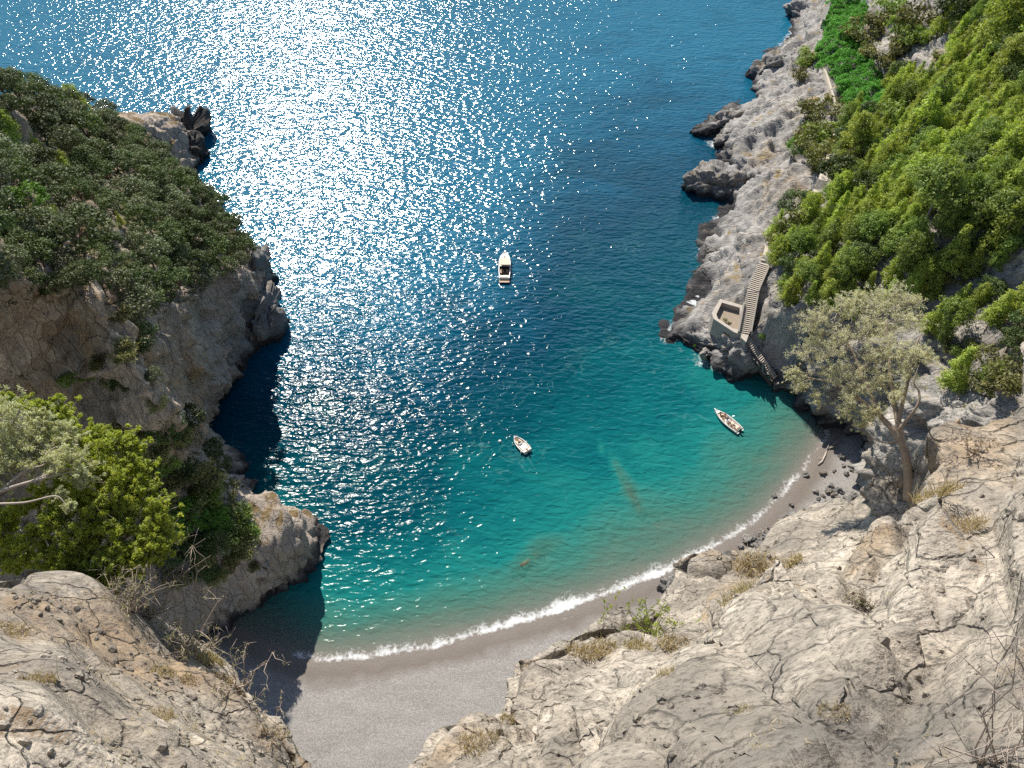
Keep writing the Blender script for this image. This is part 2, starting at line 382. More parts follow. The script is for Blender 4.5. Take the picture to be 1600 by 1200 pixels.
# ---- the built ledges: stairs, small terrace, path, crop terrace ask for level ground
STAIR = [P(1194, 411, 16.0), P(1176, 452, 13.2), P(1163, 521, 8.6), P(1186, 556, 5.4), P(1212, 590, 2.6)]
ENC_Z = 8.6
ENC_OUT = [P(x, y, ENC_Z) for x, y in ((1112, 489), (1125, 467), (1160, 477), (1163, 500), (1160, 523), (1147, 519), (1115, 498))]
ENC_C = sum(ENC_OUT, Vector()) / len(ENC_OUT)
def seg_dist(pts, poly):
    """distance in plan to a polyline and its height there"""
    best = np.full(len(pts), 1e9); z = np.zeros(len(pts))
    for a, b in zip(poly[:-1], poly[1:]):
        a2, b2 = np.array(a)[:2], np.array(b)[:2]; ab = b2 - a2
        u = np.clip(((pts[:, :2] - a2) @ ab) / (ab @ ab), 0, 1); d = np.linalg.norm(pts[:, :2] - a2 - u[:, None] * ab, axis=1)
        m = d < best; best = np.where(m, d, best); z = np.where(m, a[2] + u * (b[2] - a[2]), z)
    return best, z
fl = gR.reshape(-1, 3)
d_, z_ = seg_dist(fl, STAIR)
k = np.clip((3.4 - d_) / 1.6, 0, 1); fl[:, 2] = np.where(fl[:, 2] > z_ - .55, fl[:, 2] * (1 - k) + (z_ - .55) * k, fl[:, 2])
k2 = np.clip((2.2 - d_) / 1.2, 0, 1); low = (fl[:, 2] < z_ - .55) & (fl[:, 2] > z_ - 5); fl[:, 2] = np.where(low, fl[:, 2] * (1 - k2) + (z_ - .55) * k2, fl[:, 2])
de = np.linalg.norm(fl[:, :2] - np.array(ENC_C)[:2], axis=1); k = np.clip((7.2 - de) / 2.6, 0, 1)
fl[:, 2] = np.where((fl[:, 2] > 5.2), fl[:, 2] * (1 - k) + 7.0 * k, fl[:, 2])
gR = fl.reshape(gR.shape)

# ---- foreground cliffs
def fg(sil, T, Td, outw, nu, nv, fn, drop=(3.5, 25), soft=1, near=(0, 9)):
    S = [D(*s) for s in sil]; rt = [min(1, max(0, (q[0] - 1480) / 80)) for q in sil]; fr = (.1, .25, .42, .6, .8); nc = len(sil) - 1
    rows = [[(s.x + outw[0] * 2 + 6 * r, s.y - 5 - 3 * r, -2) for s, r in zip(S, rt)], [(s.x + outw[0] + 6 * r, s.y - drop[0] - 3 * r, s.z - drop[1]) for s, r in zip(S, rt)],
            [(s.x + outw[0] * .1 + 2.2 * r, s.y + .05 - .6 * r, s.z - 2.2 + .6 * r) for s, r in zip(S, rt)], [tuple(s) for s in S]]
    for f in fr:
        rows.append([tuple(D(px + (T[0] - px) * f, py + (T[1] - py) * f, 1 / ((1 - f) / d + f / Td))) for px, py, d in sil])
    for yy, zz, (xa, xb) in ((-1.5, 122.5, near), (-9, 123.6, (near[0] * 1.6, near[1] * 1.6))):       # the ground runs on under and behind the viewer
        rows.append([(xa + (xb - xa) * i / nc, yy, zz) for i in range(nc + 1)])
    a = np.array([[tuple(p) for p in r] for r in rows], float)
    def even(arr, n):
        seg = np.linalg.norm(np.diff(arr, axis=0), axis=2).mean(1); s = np.concatenate([[0], np.cumsum(np.maximum(seg, .05))])
        return np.interp(np.linspace(0, s[-1], n), s, np.arange(len(s)))
    t = np.concatenate([np.linspace(0, 2, 60, endpoint=False), np.linspace(2, 3, 40, endpoint=False), 3 + even(a[3:], nu)])
    b = cr(a, t); bt = b.transpose(1, 0, 2); g = cr(bt, even(bt[:, 100:], nv)).transpose(1, 0, 2)
    return displace(g, fn, 1, soft)
SILR = [(620, 1330, 11.5), (688, 1235, 12.5), (712, 1200, 13), (745, 1168, 14), (796, 1152, 15), (812, 1123, 15.5), (819, 1062, 17), (838, 1050, 17.5), (897, 1016, 19), (950, 990, 20), (1013, 982, 20), (1061, 946, 21.5), (1095, 911, 22.5),
        (1148, 888, 23), (1196, 866, 23.2), (1231, 837, 23.5), (1277, 820, 23.5), (1307, 805, 23), (1335, 802, 22.5), (1360, 780, 21.5), (1392, 774, 20.5), (1433, 750, 19.8), (1463, 730, 19.2), (1488, 716, 18.5), (1522, 704, 17.4), (1543, 684, 16.4), (1565, 646, 15.4), (1588, 623, 14.7), (1602, 607, 14.3), (1680, 500, 13.2), (1800, 420, 12.5), (2150, 430, 11.5), (2900, 560, 11), (4200, 900, 8)]
BED = (D(1320, 830, 21) - D(1180, 1000, 16)).normalized()
bq = BED.to_track_quat('X', 'Z').to_matrix().inverted(); BQ = np.array(bq)
def fg_disp(p, n):
    q = (p @ BQ.T)
    qs = q * np.array([.28, 1, 1])
    k = np.clip(.6 + fbm(p / 2.2, 2) * 1.1, .08, 1.2)
    saw = lambda x: (lambda f: np.where(f < .82, f / .82, (1 - f) / .18) - .5)(x - np.floor(x))
    wv = fbm(q * np.array([.12, .5, .5]), 3) * .5; m2 = np.clip(.35 + fbm(p / 3.1 + 4, 2) * 1.6, 0, 1)
    d = fbm(p / 5, 2) * .35 + facet(qs, 2.4, .72, .9, .09) + saw(q[:, 1] * .9 + q[:, 2] * .5 + wv) * .20 * m2 + saw(q[:, 2] * 2.1 - q[:, 1] * .6 + wv * 2) * .07 * (1 - m2) + facet(q * np.array([.5, 1, 1]) + 3, .85, .19) * k + facet(q * np.array([.6, 1, 1]) + 7, .32, .06) * k
    d += fbm(p * 3.2, 5) * .03 * k
    far = np.linalg.norm(p - np.array(CAM), axis=1)
    return d * np.clip((far - 1.5) / 9, .12, 1.0)
gFR = fg(SILR, (1700, 1560), 3.0, (0, 0), 1050, 1120, fg_disp, near=(-.4, 17))
SILL = [(-1900, 1150, 7.5), (-900, 960, 9), (-220, 960, 10), (-90, 940, 10.8), (0, 930, 11.8), (60, 925, 12.8), (125, 925, 13.6), (180, 955, 14.2), (232, 985, 15), (285, 1018, 15.4), (335, 1048, 15.2), (365, 1082, 14.8), (392, 1114, 14), (420, 1150, 13.2), (446, 1182, 12.6), (468, 1212, 12), (485, 1260, 11.2), (470, 1330, 10.2)]
BEDL = (D(300, 1120, 11) - D(60, 930, 12)).normalized()
BQL = np.array(BEDL.to_track_quat('X', 'Z').to_matrix().inverted())
def fgl_disp(p, n):
    q = p @ BQL.T; qs = q * np.array([.3, 1, 1])
    k = np.clip(.5 + fbm(p / 2.2, 2) * 1.2, .08, 1.2)
    d = fbm(p / 4, 2) * .4 + facet(qs + fbm(p / 3, 2)[:, None] * .25, 1.9, .26) + facet(qs + 3, .6, .08) * k + facet(q * np.array([.6, 1, 1]) + 7, .26, .035) * k
    d += fbm(p * 2.6, 5) * .045 * k
    far = np.linalg.norm(p - np.array(CAM), axis=1)
    return d * np.clip((far - 1.5) / 9, .12, 1.0)
gFL = fg(SILL, (-150, 1640), 3.4, (-2.5, 0), 1150, 700, fgl_disp, (2.5, 25), 2, (-17, -.6))

# ---- materials and meshes of the ground
M_FG = rock_mat('pale_limestone', (.57, .50, .41), (.36, .31, .25), (.38, .275, .17), (.155, .142, .125), 1.25, tuple(bq.to_euler()), (.6, 1, 1), .2, soil=(.19, .14, .09), soil_amt=.92, crack=.3)
M_FGL = rock_mat('soil_streaked_limestone', (.54, .47, .38), (.35, .298, .235), (.35, .25, .155), (.19, .17, .15), 1.4, tuple(BEDL.to_track_quat('X', 'Z').to_matrix().inverted().to_euler()), (.5, 1, 1), .2, soil=(.16, .118, .078), soil_amt=.80, crack=.2)
M_CL = rock_mat('shore_limestone', (.62, .57, .50), (.36, .33, .295), (.44, .33, .2), (.21, .20, .19), .5, (0, 0, 0), (.16, 1, .5), .7, splash=True, soil=(.20, .15, .075), soil_amt=.86, och=(.56, .7), lowgrey=13)
M_CLL = rock_mat('headland_limestone', (.74, .59, .44), (.52, .41, .30), (.46, .30, .155), (.25, .215, .185), .5, (0, 0, 0), (1, 1, .25), .8, splash=True, soil=(.12, .085, .04), soil_amt=.66, och=(.5, .64), lowgrey=30)
def land(name, g, mat):
    o = mesh_np(name, g.reshape(-1, 3), grid_faces(*g.shape[:2]), mat, smooth=True)
    n = normals(g)
    if n[..., 2].mean() > 0: o.data.flip_normals()
    o['kind'] = 'structure'; return o
def bvh(g):
    return BVHTree.FromPolygons([tuple(x) for x in g.reshape(-1, 3)], [tuple(x) for x in grid_faces(*g.shape[:2])])
tag(land('headland', gL, M_CLL), 'wooded rocky headland on the left side of the bay')
tag(land('hillside', gR, M_CL), 'pine covered coastal hillside with grey rocks on the right')
tag(land('cliff', gFR, M_FG), 'pale cracked limestone slope in the right foreground')
tag(land('cliff', gFL, M_FGL), 'pale limestone slab with dry soil in the left foreground')

# ---- beach and seabed: one sheet, height from the distance to the waterline
SHORE = [P(x, y, 0) for x, y in ((300, 930), (340, 965), (372, 985), (420, 1006), (470, 1025), (520, 1028), (560, 1026), (640, 1014), (720, 997), (800, 974), (880, 951), (960, 923), (1030, 894), (1090, 868), (1150, 832), (1200, 796), (1238, 752), (1262, 722), (1283, 690), (1305, 660), (1340, 630), (1400, 600))]
SH = np.array([(v.x, v.y) for v in SHORE])
def smooth_line(a, n):
    t = np.linspace(0, len(a) - 1, n); return cr(a[:, None, :], t, .5)[:, 0]
SHS = smooth_line(SH, 400)
def shore_dist(xy):
    """signed: + on land (towards the camera), - at sea"""
    best = np.full(len(xy), 1e9); sg = np.zeros(len(xy))
    for a, b in zip(SHS[:-1], SHS[1:]):
        ab = b - a; u = np.clip(((xy - a) @ ab) / (ab @ ab), 0, 1); dv = xy - a - u[:, None] * ab; d = np.hypot(dv[:, 0], dv[:, 1])
        m = d < best; best = np.where(m, d, best); sg = np.where(m, ab[1] * dv[:, 0] - ab[0] * dv[:, 1], sg)
    return np.where(sg > 0, best, -best)
def bed_z(xy):
    d = shore_dist(xy); p3 = np.c_[xy, np.zeros(len(xy))]
    land_ = .085 * np.minimum(d, 14) + .05 * np.clip(d - 14, 0, 40) + .05 * fbm(p3 / 2.2, 3) * np.clip(d / 3, 0, 1) + .16 * pn(p3 / np.array([9, 3.5, 1])) * np.clip(d / 8, 0, 1)
    s = -d
    sea = -(.07 * np.minimum(s, 8) + .135 * np.clip(s - 8, 0, 40) + .22 * np.clip(s - 48, 0, 120)) + fbm(p3 / 14, 3) * np.clip((s - 6) / 16, 0, 1.2)
    sea = sea * (1 + .9 * np.clip((8 - xy[:, 0]) / 40, -.2, 1) * np.clip((s - 4) / 10, 0, 1))
    sea = np.maximum(sea, -28)
    return np.where(d > 0, land_, np.minimum(sea, -.01))
bx = np.linspace(-130, 140, 361); by = np.linspace(2, 330, 440)
BX, BY = np.meshgrid(bx, by, indexing='ij'); XY = np.c_[BX.ravel(), BY.ravel()]
BZ = bed_z(XY)
m, t, out = new_mat('grey_beach_sand')
v = pos(t); sx = N(t, 'SeparateXYZ'); L(t, N(t, 'NewGeometry').outputs['Position'], sx.inputs[0])
na = noise(t, v, .12, 6, .6); nb = noise(t, v, 2.6, 8, .75); ncol = noise(t, v, 5.5, 6, .85)
c = mixc(t, na, (.215, .203, .19), (.29, .276, .26)); c = mixc(t, ramp(t, noise(t, pos(t, (.35, 1.5, 1), (0, 0, R(12))), .55, 5, .6, .8), [(.42, .55), (.54, 0)]), c, (.19, .175, .16))
c = mixc(t, ramp(t, vor(t, v, 3.2), [(.1, .5), (.24, 0)]), c, (.15, .14, .13))
c = mixc(t, ramp(t, nb, [(.38, .6), (.6, 0)]), c, (.19, .17, .152))
c = mixc(t, ramp(t, ncol, [(.5, 0), (.62, .75)]), c, (.50, .47, .44))
c = mixc(t, ramp(t, ncol, [(.36, .7), (.46, 0)]), c, (.15, .14, .13))
hw = math_(t, 'ADD', sx.outputs[2], math_(t, 'MULTIPLY', math_(t, 'SUBTRACT', noise(t, v, .35, 4), .5), .22))
c = mixc(t, ramp(t, math_(t, 'DIVIDE', hw, .8), [(.3, 1), (.55, 0)]), c, (.16, .135, .115))
b = N(t, 'BsdfPrincipled', Roughness=.9); L(t, c, b.inputs['Base Color']); b.inputs['Specular IOR Level'].default_value = .25
L(t, ramp(t, math_(t, 'DIVIDE', hw, .8), [(.1, .45), (.4, .92)]), b.inputs['Roughness'])
bp = N(t, 'Bump', Strength=.9, Distance=.12); L(t, math_(t, 'ADD', nb, math_(t, 'MULTIPLY', ncol, .5)), bp.inputs['Height']); L(t, bp.outputs[0], b.inputs['Normal']); L(t, b.outputs[0], out.inputs[0])
beach = mesh_np('beach', np.c_[XY, BZ], grid_faces(361, 440)[:, ::-1], m, smooth=True); beach['kind'] = 'structure'
tag(beach, 'dark grey pebble and sand beach with seabed running under the water')

# ---- the sea
sxs = np.unique(np.concatenate([np.linspace(-6000, -150, 24), np.linspace(-150, 170, 321), np.linspace(170, 6000, 24)]))
sys_ = np.unique(np.concatenate([np.linspace(28, 340, 320), np.linspace(340, 12000, 36)]))
SX, SY = np.meshgrid(sxs, sys_, indexing='ij'); SXY = np.c_[SX.ravel(), SY.ravel()]
sdist = shore_dist(SXY); dep = np.where(np.abs(SXY[:, 0]) > 190, 28.0, -bed_z(np.clip(SXY, [-130, 2], [140, 330])))
# shoals of rock below the surface
REEF = [(838, 866, 1.7, 1.5, .1), (852, 853, 2.2, 1.5, .15), (820, 882, 1.5, 1.2, .1), (868, 846, 1.8, 1.2, .4), (808, 893, 1.0, .8, .2), (960, 724, .8, 1.8, .3), (970, 740, .8, 1.8, .1), (980, 757, .9, 1.8, .05), (988, 772, 1.0, 1.8, .05), (996, 788, .9, 1.6, .1), (1004, 800, .7, 1.2, .3), (940, 700, .6, 1.6, .9), (1021, 812, 1.1, .9, .7), (985, 835, 1.4, 1.2, 1.2), (1190, 773, .9, .7, .3), (1155, 775, 1.2, .8, .9), (1237, 651, 1.5, 1.1, .6), (872, 884, .9, .7, .8)]
dep = np.maximum(dep, 0)
dw = dep.copy()
for px, py, rx, ry, top in REEF:
    c0 = P(px, py, 0); q = SXY - np.array([c0.x, c0.y]); rr = np.hypot(q[:, 0] / (rx * 1.3), q[:, 1] / (ry * 1.5)) + .3 * pn(np.c_[SXY / 1.7, np.zeros(len(SXY))])
    k = np.exp(-rr ** 2 * 1.2); dw = np.minimum(dw, dw * (1 - k) + (top + .25) * k)
m, t, out = new_mat('sea_water')
at = N(t, 'Attribute', attribute_name='depth').outputs['Fac']
v = pos(t); nl = noise(t, pos(t, (1, 1.8, 1)), .035, 5, .6, .8); nm = noise(t, pos(t, (1, 1.6, 1)), .28, 5, .65, .6)
dd = math_(t, 'MULTIPLY', at, math_(t, 'ADD', math_(t, 'MULTIPLY', nl, 1.1), math_(t, 'ADD', math_(t, 'MULTIPLY', nm, .7), .10)))
c = ramp(t, math_(t, 'DIVIDE', dd, 26.0), [(0.0, (.13, .19, .155)), (.02, (.05, .20, .165)), (.06, (.010, .155, .145)), (.12, (.003, .098, .108)), (.22, (.001, .054, .074)), (.42, (.001, .039, .068)), (.66, (.002, .066, .115)), (1.0, (.008, .105, .175))])
wsp = math_(t, 'ABSOLUTE', math_(t, 'SUBTRACT', noise(t, pos(t, (1, 1, 1)), .11, 5, .55, 1.6), .5))
wz = ramp(t, math_(t, 'DIVIDE', at, 20.0), [(.08, 0), (.16, .5), (.4, .35), (.6, 0)])
wm = math_(t, 'MULTIPLY', math_(t, 'MULTIPLY', ramp(t, wsp, [(0, 1), (.018, 0)]), wz), ramp(t, noise(t, v, .07, 3), [(.5, 0), (.62, 1)]))
c = mixc(t, wm, c, (.10, .24, .22))
op = math_(t, 'SUBTRACT', 1.0, math_(t, 'POWER', 2.718, math_(t, 'MULTIPLY', dd, -1.7)))
df = N(t, 'BsdfDiffuse'); L(t, c, df.inputs[0])
tp = N(t, 'BsdfTransparent'); L(t, ramp(t, math_(t, 'DIVIDE', dd, 3.0), [(0, (1, 1, 1)), (.15, (.75, .97, .9)), (1, (.35, .95, .82))]), tp.inputs[0])
body = N(t, 'MixShader'); L(t, math_(t, 'MAXIMUM', op, 0.0, clamp=True), body.inputs[0]); L(t, tp.outputs[0], body.inputs[1]); L(t, df.outputs[0], body.inputs[2])
# waves
wr = (0, 0, R(18))
h1 = noise(t, pos(t, (.55, 1.35, 1), wr), .22, 2, .5, .3)
h2 = noise(t, pos(t, (.62, 1.3, 1), wr), .74, 1.4, .5, .5)
h3 = noise(t, pos(t, (.8, 1.2, 1), (0, 0, R(-12))), 2.4, 1, .5, .4)
hh = math_(t, 'ADD', math_(t, 'MULTIPLY', h1, .5), math_(t, 'ADD', math_(t, 'MULTIPLY', h2, .54), math_(t, 'MULTIPLY', h3, .035)))
calm = ramp(t, math_(t, 'DIVIDE', at, 22.0), [(0, .35), (1, 1)])
bp = N(t, 'Bump', Strength=1.0, Distance=1.0); L(t, math_(t, 'MULTIPLY', hh, calm), bp.inputs['Height'])
gl = N(t, 'BsdfGlossy', Roughness=.17, distribution='BECKMANN'); L(t, bp.outputs[0], gl.inputs['Normal']); gl.inputs[0].default_value = (1, 1, 1, 1)
bpd = N(t, 'Bump', Strength=.8, Distance=1.0); L(t, hh, bpd.inputs['Height']); L(t, bpd.outputs[0], df.inputs['Normal'])
fr = N(t, 'Fresnel', IOR=1.3); L(t, bp.outputs[0], fr.inputs['Normal'])
mx = N(t, 'MixShader'); L(t, math_(t, 'MULTIPLY', fr.outputs[0], .085), mx.inputs[0]); L(t, body.outputs[0], mx.inputs[1]); L(t, gl.outputs[0], mx.inputs[2]); L(t, mx.outputs[0], out.inputs[0])
sea = mesh_np('sea', np.c_[SXY, np.zeros(len(SXY))], grid_faces(len(sxs), len(sys_))[:, ::-1], m, smooth=True, attrs={'depth': dw}); sea['kind'] = 'structure'
tag(sea, 'rippled sea turning from turquoise near the beach to deep blue, glittering in the sun')

# ---- surf
def foam_mat(name, lo, hi, sc):
    m, t, out = new_mat(name); a = N(t, 'Attribute', attribute_name='foam').outputs['Fac']
    v = pos(t); n = math_(t, 'ADD', math_(t, 'MULTIPLY', noise(t, v, sc, 9, .72, .9), .9), math_(t, 'MULTIPLY', ramp(t, vor(t, v, sc * 1.1, 'DISTANCE_TO_EDGE'), [(0, 1), (.35, 0)]), .14))
    al = ramp(t, math_(t, 'ADD', math_(t, 'MULTIPLY', a, 1.0), math_(t, 'SUBTRACT', n, 1.0)), [(lo, 0), (hi, 1)])
    d = N(t, 'BsdfDiffuse'); d.inputs[0].default_value = (.82, .83, .82, 1); tp = N(t, 'BsdfTransparent'); mx = N(t, 'MixShader')
    L(t, al, mx.inputs[0]); L(t, tp.outputs[0], mx.inputs[1]); L(t, d.outputs[0], mx.inputs[2]); L(t, mx.outputs[0], out.inputs[0]); return m
M_FOAM = foam_mat('sea_foam', .26, .66, .95)
def strip(name, line, offs, prof, amp, label, zf, mat, wob=.6):
    t_ = np.gradient(line, axis=0); t_ /= np.linalg.norm(t_, axis=1)[:, None]; nrm = np.c_[-t_[:, 1], t_[:, 0]]
    wv = wob * pn(np.c_[line / 5, np.zeros(len(line))]) + wob * .5 * pn(np.c_[line / 1.8, np.ones(len(line))])
    vs = (line[:, None, :] + nrm[:, None, :] * (offs[None, :, None] + wv[:, None, None])); xy = vs.reshape(-1, 2)
    a = (prof[None, :] * amp[:, None]).ravel()
    o = mesh_np(name, np.c_[xy, zf(xy)], grid_faces(len(line), len(offs)), mat, smooth=True, attrs={'foam': a})
    if o.data.polygons[0].normal.z < 0: o.data.flip_normals()
    o['kind'] = 'stuff'; tag(o, label); return o
sl_ = smooth_line(SH[3:20], 500); sw = np.linspace(0, 1, 500)
pxs = np.array([proj((a[0], a[1], 0))[0] for a in sl_])
amp = np.interp(pxs, [420, 470, 640, 760, 900, 1000, 1100, 1180, 1240, 1290], [.0, .92, 1.0, 1.02, 1.1, 1.1, 1.0, .95, .93, .8])
offs = np.array([-1.2, -.9, -.45, 0, .3, .6, 1.0, 1.4, 2.0, 2.8, 4.0, 5.6]); prof = np.array([0, .55, .85, 1.0, .97, .88, .80, .70, .62, .54, .45, .2])
amp = amp * (.93 + .22 * pn(np.c_[sl_ / 6, np.zeros(len(sl_))]) + .12 * pn(np.c_[sl_ / 2.2, np.zeros(len(sl_))]))
strip('surf', sl_, offs, prof, amp, 'white line of surf breaking along the grey beach', lambda xy: np.maximum(bed_z(xy), 0) + .03, M_FOAM)
strip('surf', sl_, np.array([-2.6, -2.3, -2.1, -1.9, -1.6]), np.array([0, .8, 1, .8, 0]), amp * .62, 'thin lacy backwash line on the wet sand', lambda xy: np.maximum(bed_z(xy), 0) + .02, M_FOAM, 1.1)
COAST = np.array([(118, 322), (110, 300), (98, 277), (83, 254), (84, 243), (79, 235), (62, 222), (60, 212), (63, 203), (58, 196), (62, 183), (53, 167), (50, 158), (49, 149), (44, 139.5), (36, 127.5), (39, 121.5), (46.8, 116.5)], float)
cl_ = smooth_line(COAST[::-1], 420)
am2 = .62 + .5 * pn(np.c_[cl_ / 9, np.zeros(len(cl_))]) + .12 * pn(np.c_[cl_ / 3, np.zeros(len(cl_))])
offs2 = np.array([-3.0, -1, 0, 1, 2, 3.2, 4.6]); prof2 = np.array([1, 1, 1, .95, .75, .5, 0])
strip('surf', cl_, offs2, prof2, am2 + .22, 'white wash around the dark rocks of the right shore', lambda xy: np.full(len(xy), .035), M_FOAM, 1.0)
BV_L, BV_R, BV_FR, BV_FL = bvh(gL), bvh(gR), bvh(gFR), bvh(gFL)
BV_B = BVHTree.FromPolygons([tuple(x) for x in np.c_[XY, BZ]], [tuple(x) for x in grid_faces(361, 440)])
def hit(px, py, trees):
    r = ray(px, py).normalized(); best = None
    for b in trees:
        h = b.ray_cast(CAM, r)
        if h[0] is not None and (best is None or h[3] < best[3]): best = h
    return best
def ground(x, y, trees):
    z = None
    for b in trees:
        h = b.ray_cast(Vector((x, y, 400)), Vector((0, 0, -1)))
        if h[0] is not None and (z is None or h[0].z > z): z = h[0].z
    return z
# ================================================================== plants
def leaves(centers, rads, per, size, rng, flat=(1, 1, 1), out_bias=.5, up_bias=.3, shell=.5, aspect=.45, axis=0):
    """leaf blades filling clumps: returns verts, faces, tint"""
    C_ = np.repeat(np.asarray(centers, float), per, 0); r = np.repeat(np.asarray(rads, float), per)
    n = len(C_); d = rng.normal(size=(n, 3)); d /= np.linalg.norm(d, axis=1)[:, None]
    rad = r * (shell + (1 - shell) * rng.random(n)) * np.where(rng.random(n) < .25, rng.random(n), 1)
    p = C_ + d * rad[:, None] * np.array(flat)
    nr = rng.normal(size=(n, 3)) * .6 + d * out_bias + np.array([0, 0, up_bias])
    if axis: h2_ = np.c_[p[:, :2], np.zeros(n)]; nr = nr + axis * h2_ / np.maximum(np.linalg.norm(h2_, axis=1), .2)[:, None]
    nr /= np.linalg.norm(nr, axis=1)[:, None]
    a = np.cross(nr, rng.normal(size=(n, 3))); a /= np.linalg.norm(a, axis=1)[:, None]; b = np.cross(nr, a)
    s = size * (.6 + .8 * rng.random(n))[:, None]
    v = np.stack([p - a * s, p - b * s * aspect, p + a * s, p + b * s * aspect], 1).reshape(-1, 3)
    ct = np.repeat(rng.random(len(centers)), per); tint = np.clip(.55 * ct + .45 * rng.random(n), 0, 1)
    return v, np.arange(4 * n).reshape(n, 4), np.repeat(tint, 4)
M_BARK = plain('brown_bark', (.16, .115, .08), .9, var=.4)
M_BARKG = plain('grey_bark', (.20, .17, .14), .9, var=.4)
LM = {'pine': leaf_mat('pine_needles', (.17, .255, .045), (.50, .56, .12), .42, .25, .2),
      'mid': leaf_mat('mid_pine_needles', (.11, .185, .04), (.31, .39, .09), .36, .25, .15),
      'oak': leaf_mat('oak_leaves', (.032, .060, .016), (.12, .155, .045), .22, .22, .38),
      'pale': leaf_mat('pale_oak_leaves', (.06, .085, .035), (.20, .225, .11), .22, .3, .25),
      'bright': leaf_mat('bright_leaves', (.07, .17, .02), (.17, .33, .04), .34, .3, .15),
      'scrub': leaf_mat('scrub_leaves', (.09, .11, .03), (.28, .26, .10), .25, .25, .25)}
def tubes_to(name, mb, mat, parent): return mb.build(name, mat, parent, smooth=True)

def proto_pine(i, kind, H, W, style):
    rng = np.random.default_rng(100 + i); cs = []; rs = []; mb = MB()
    bend = rng.normal(size=2) * .25
    ax = lambda z: Vector((bend[0] * math.sin(z / H * 2.5), bend[1] * math.sin(z / H * 2.2), z))
    mb.tube([ax(z) for z in np.linspace(-.6, H * .93, 7)], list(np.linspace(.17, .03, 7)))
    nb = 13 if style != 'umbrella' else 12
    for k in range(nb):
        f = (k + .5) / nb
        z = H * (.1 + .88 * f) if style != 'umbrella' else H * (.5 + .48 * f ** .8)
        if style == 'cone': rr = W / 2 * (1 - f) ** .9 * (.85 + .3 * rng.random())
        elif style == 'round': rr = W / 2 * math.sqrt(max(.05, 1 - (2 * f - .85) ** 2 * .8)) * (.7 + .5 * rng.random())
        else: rr = W / 2 * math.sqrt(max(.08, 1 - f ** 2)) * (.75 + .4 * rng.random())
        m = max(2, int(round(5 * (rr / (W / 2)) + 1.2)))
        for j in range(m):
            th = 2 * math.pi * (j + rng.random() * .7) / m + k * 2.4; q = rr * (.65 + .4 * rng.random())
            e = ax(z) + Vector((math.cos(th) * q, math.sin(th) * q, .12 * q + rng.normal() * .15))
            mb.tube([ax(z * .92), (ax(z * .92) + e) / 2 + Vector((0, 0, -.05 * q)), e], [.045, .03, .012], 4)
            cs.append(e); rs.append(.34 + .25 * rng.random() + .1 * rr)
            if q > .9: cs.append(ax(z) * .45 + e * .55); rs.append(.3 + .2 * rng.random())
    cs.append(ax(H * .97)); rs.append(.33)
    v, f, tn = leaves(cs, rs, 46, .15, rng, (1, 1, .85), .6, .5, .5, .38, .5)
    t = mb.build('trunk', M_BARKG, smooth=True)
    c = mesh_np('crown', v, f, LM[kind], attrs={'tint': tn})
    return t, c, H
def proto_oak(i, kind, H, W, stem=.3):
    rng = np.random.default_rng(300 + i); cs = []; rs = []; mb = MB()
    mb.tube([(0, 0, -.6), (.06, .03, H * stem * .6), (.1, -.05, H * stem)], [.16, .13, .11])
    nb = 34
    for k in range(nb):
        zf = 1 - (k + .5) / nb * 1.25; th = k * 2.39996 + rng.normal() * .3; rxy = math.sqrt(max(0, 1 - zf * zf)) * (.8 + .35 * rng.random())
        e = Vector((math.cos(th) * rxy * W / 2 * .8, math.sin(th) * rxy * W / 2 * .8, H * stem + (H * (1 - stem)) * (.42 + .45 * zf * (.8 + .3 * rng.random()))))
        if k % 3 == 0: mb.tube([(.1, -.05, H * stem * .9), e * .5 + Vector((0, 0, H * stem * .45)), e], [.07, .045, .015], 4)
        cs.append(e); rs.append(W * (.105 + .075 * rng.random()))
    v, f, tn = leaves(cs, rs, 72, .135, rng, (1, 1, .8), .9, .45, .62, .55)
    return mb.build('trunk', M_BARK, smooth=True), mesh_np('crown', v, f, LM[kind], attrs={'tint': tn}), H
def proto_shrub(i, kind, H, W):
    rng = np.random.default_rng(500 + i); cs = []; rs = []; mb = MB()
    for k in range(18):
        th = rng.random() * 6.28; q = math.sqrt(rng.random()) * W / 2 * .8; e = Vector((math.cos(th) * q, math.sin(th) * q, H * (.35 + .5 * rng.random() * (1 - (q / W) ** 2))))
        if k % 2 == 0: mb.tube([(0, 0, -.3), e * .6, e], [.04, .025, .01], 4)
        cs.append(e); rs.append(W * (.12 + .08 * rng.random()))
    v, f, tn = leaves(cs, rs, 55, .11, rng, (1, 1, .8), .5, .4, .55, .5)
    return mb.build('stem', M_BARK, smooth=True), mesh_np('crown', v, f, LM[kind], attrs={'tint': tn}), H
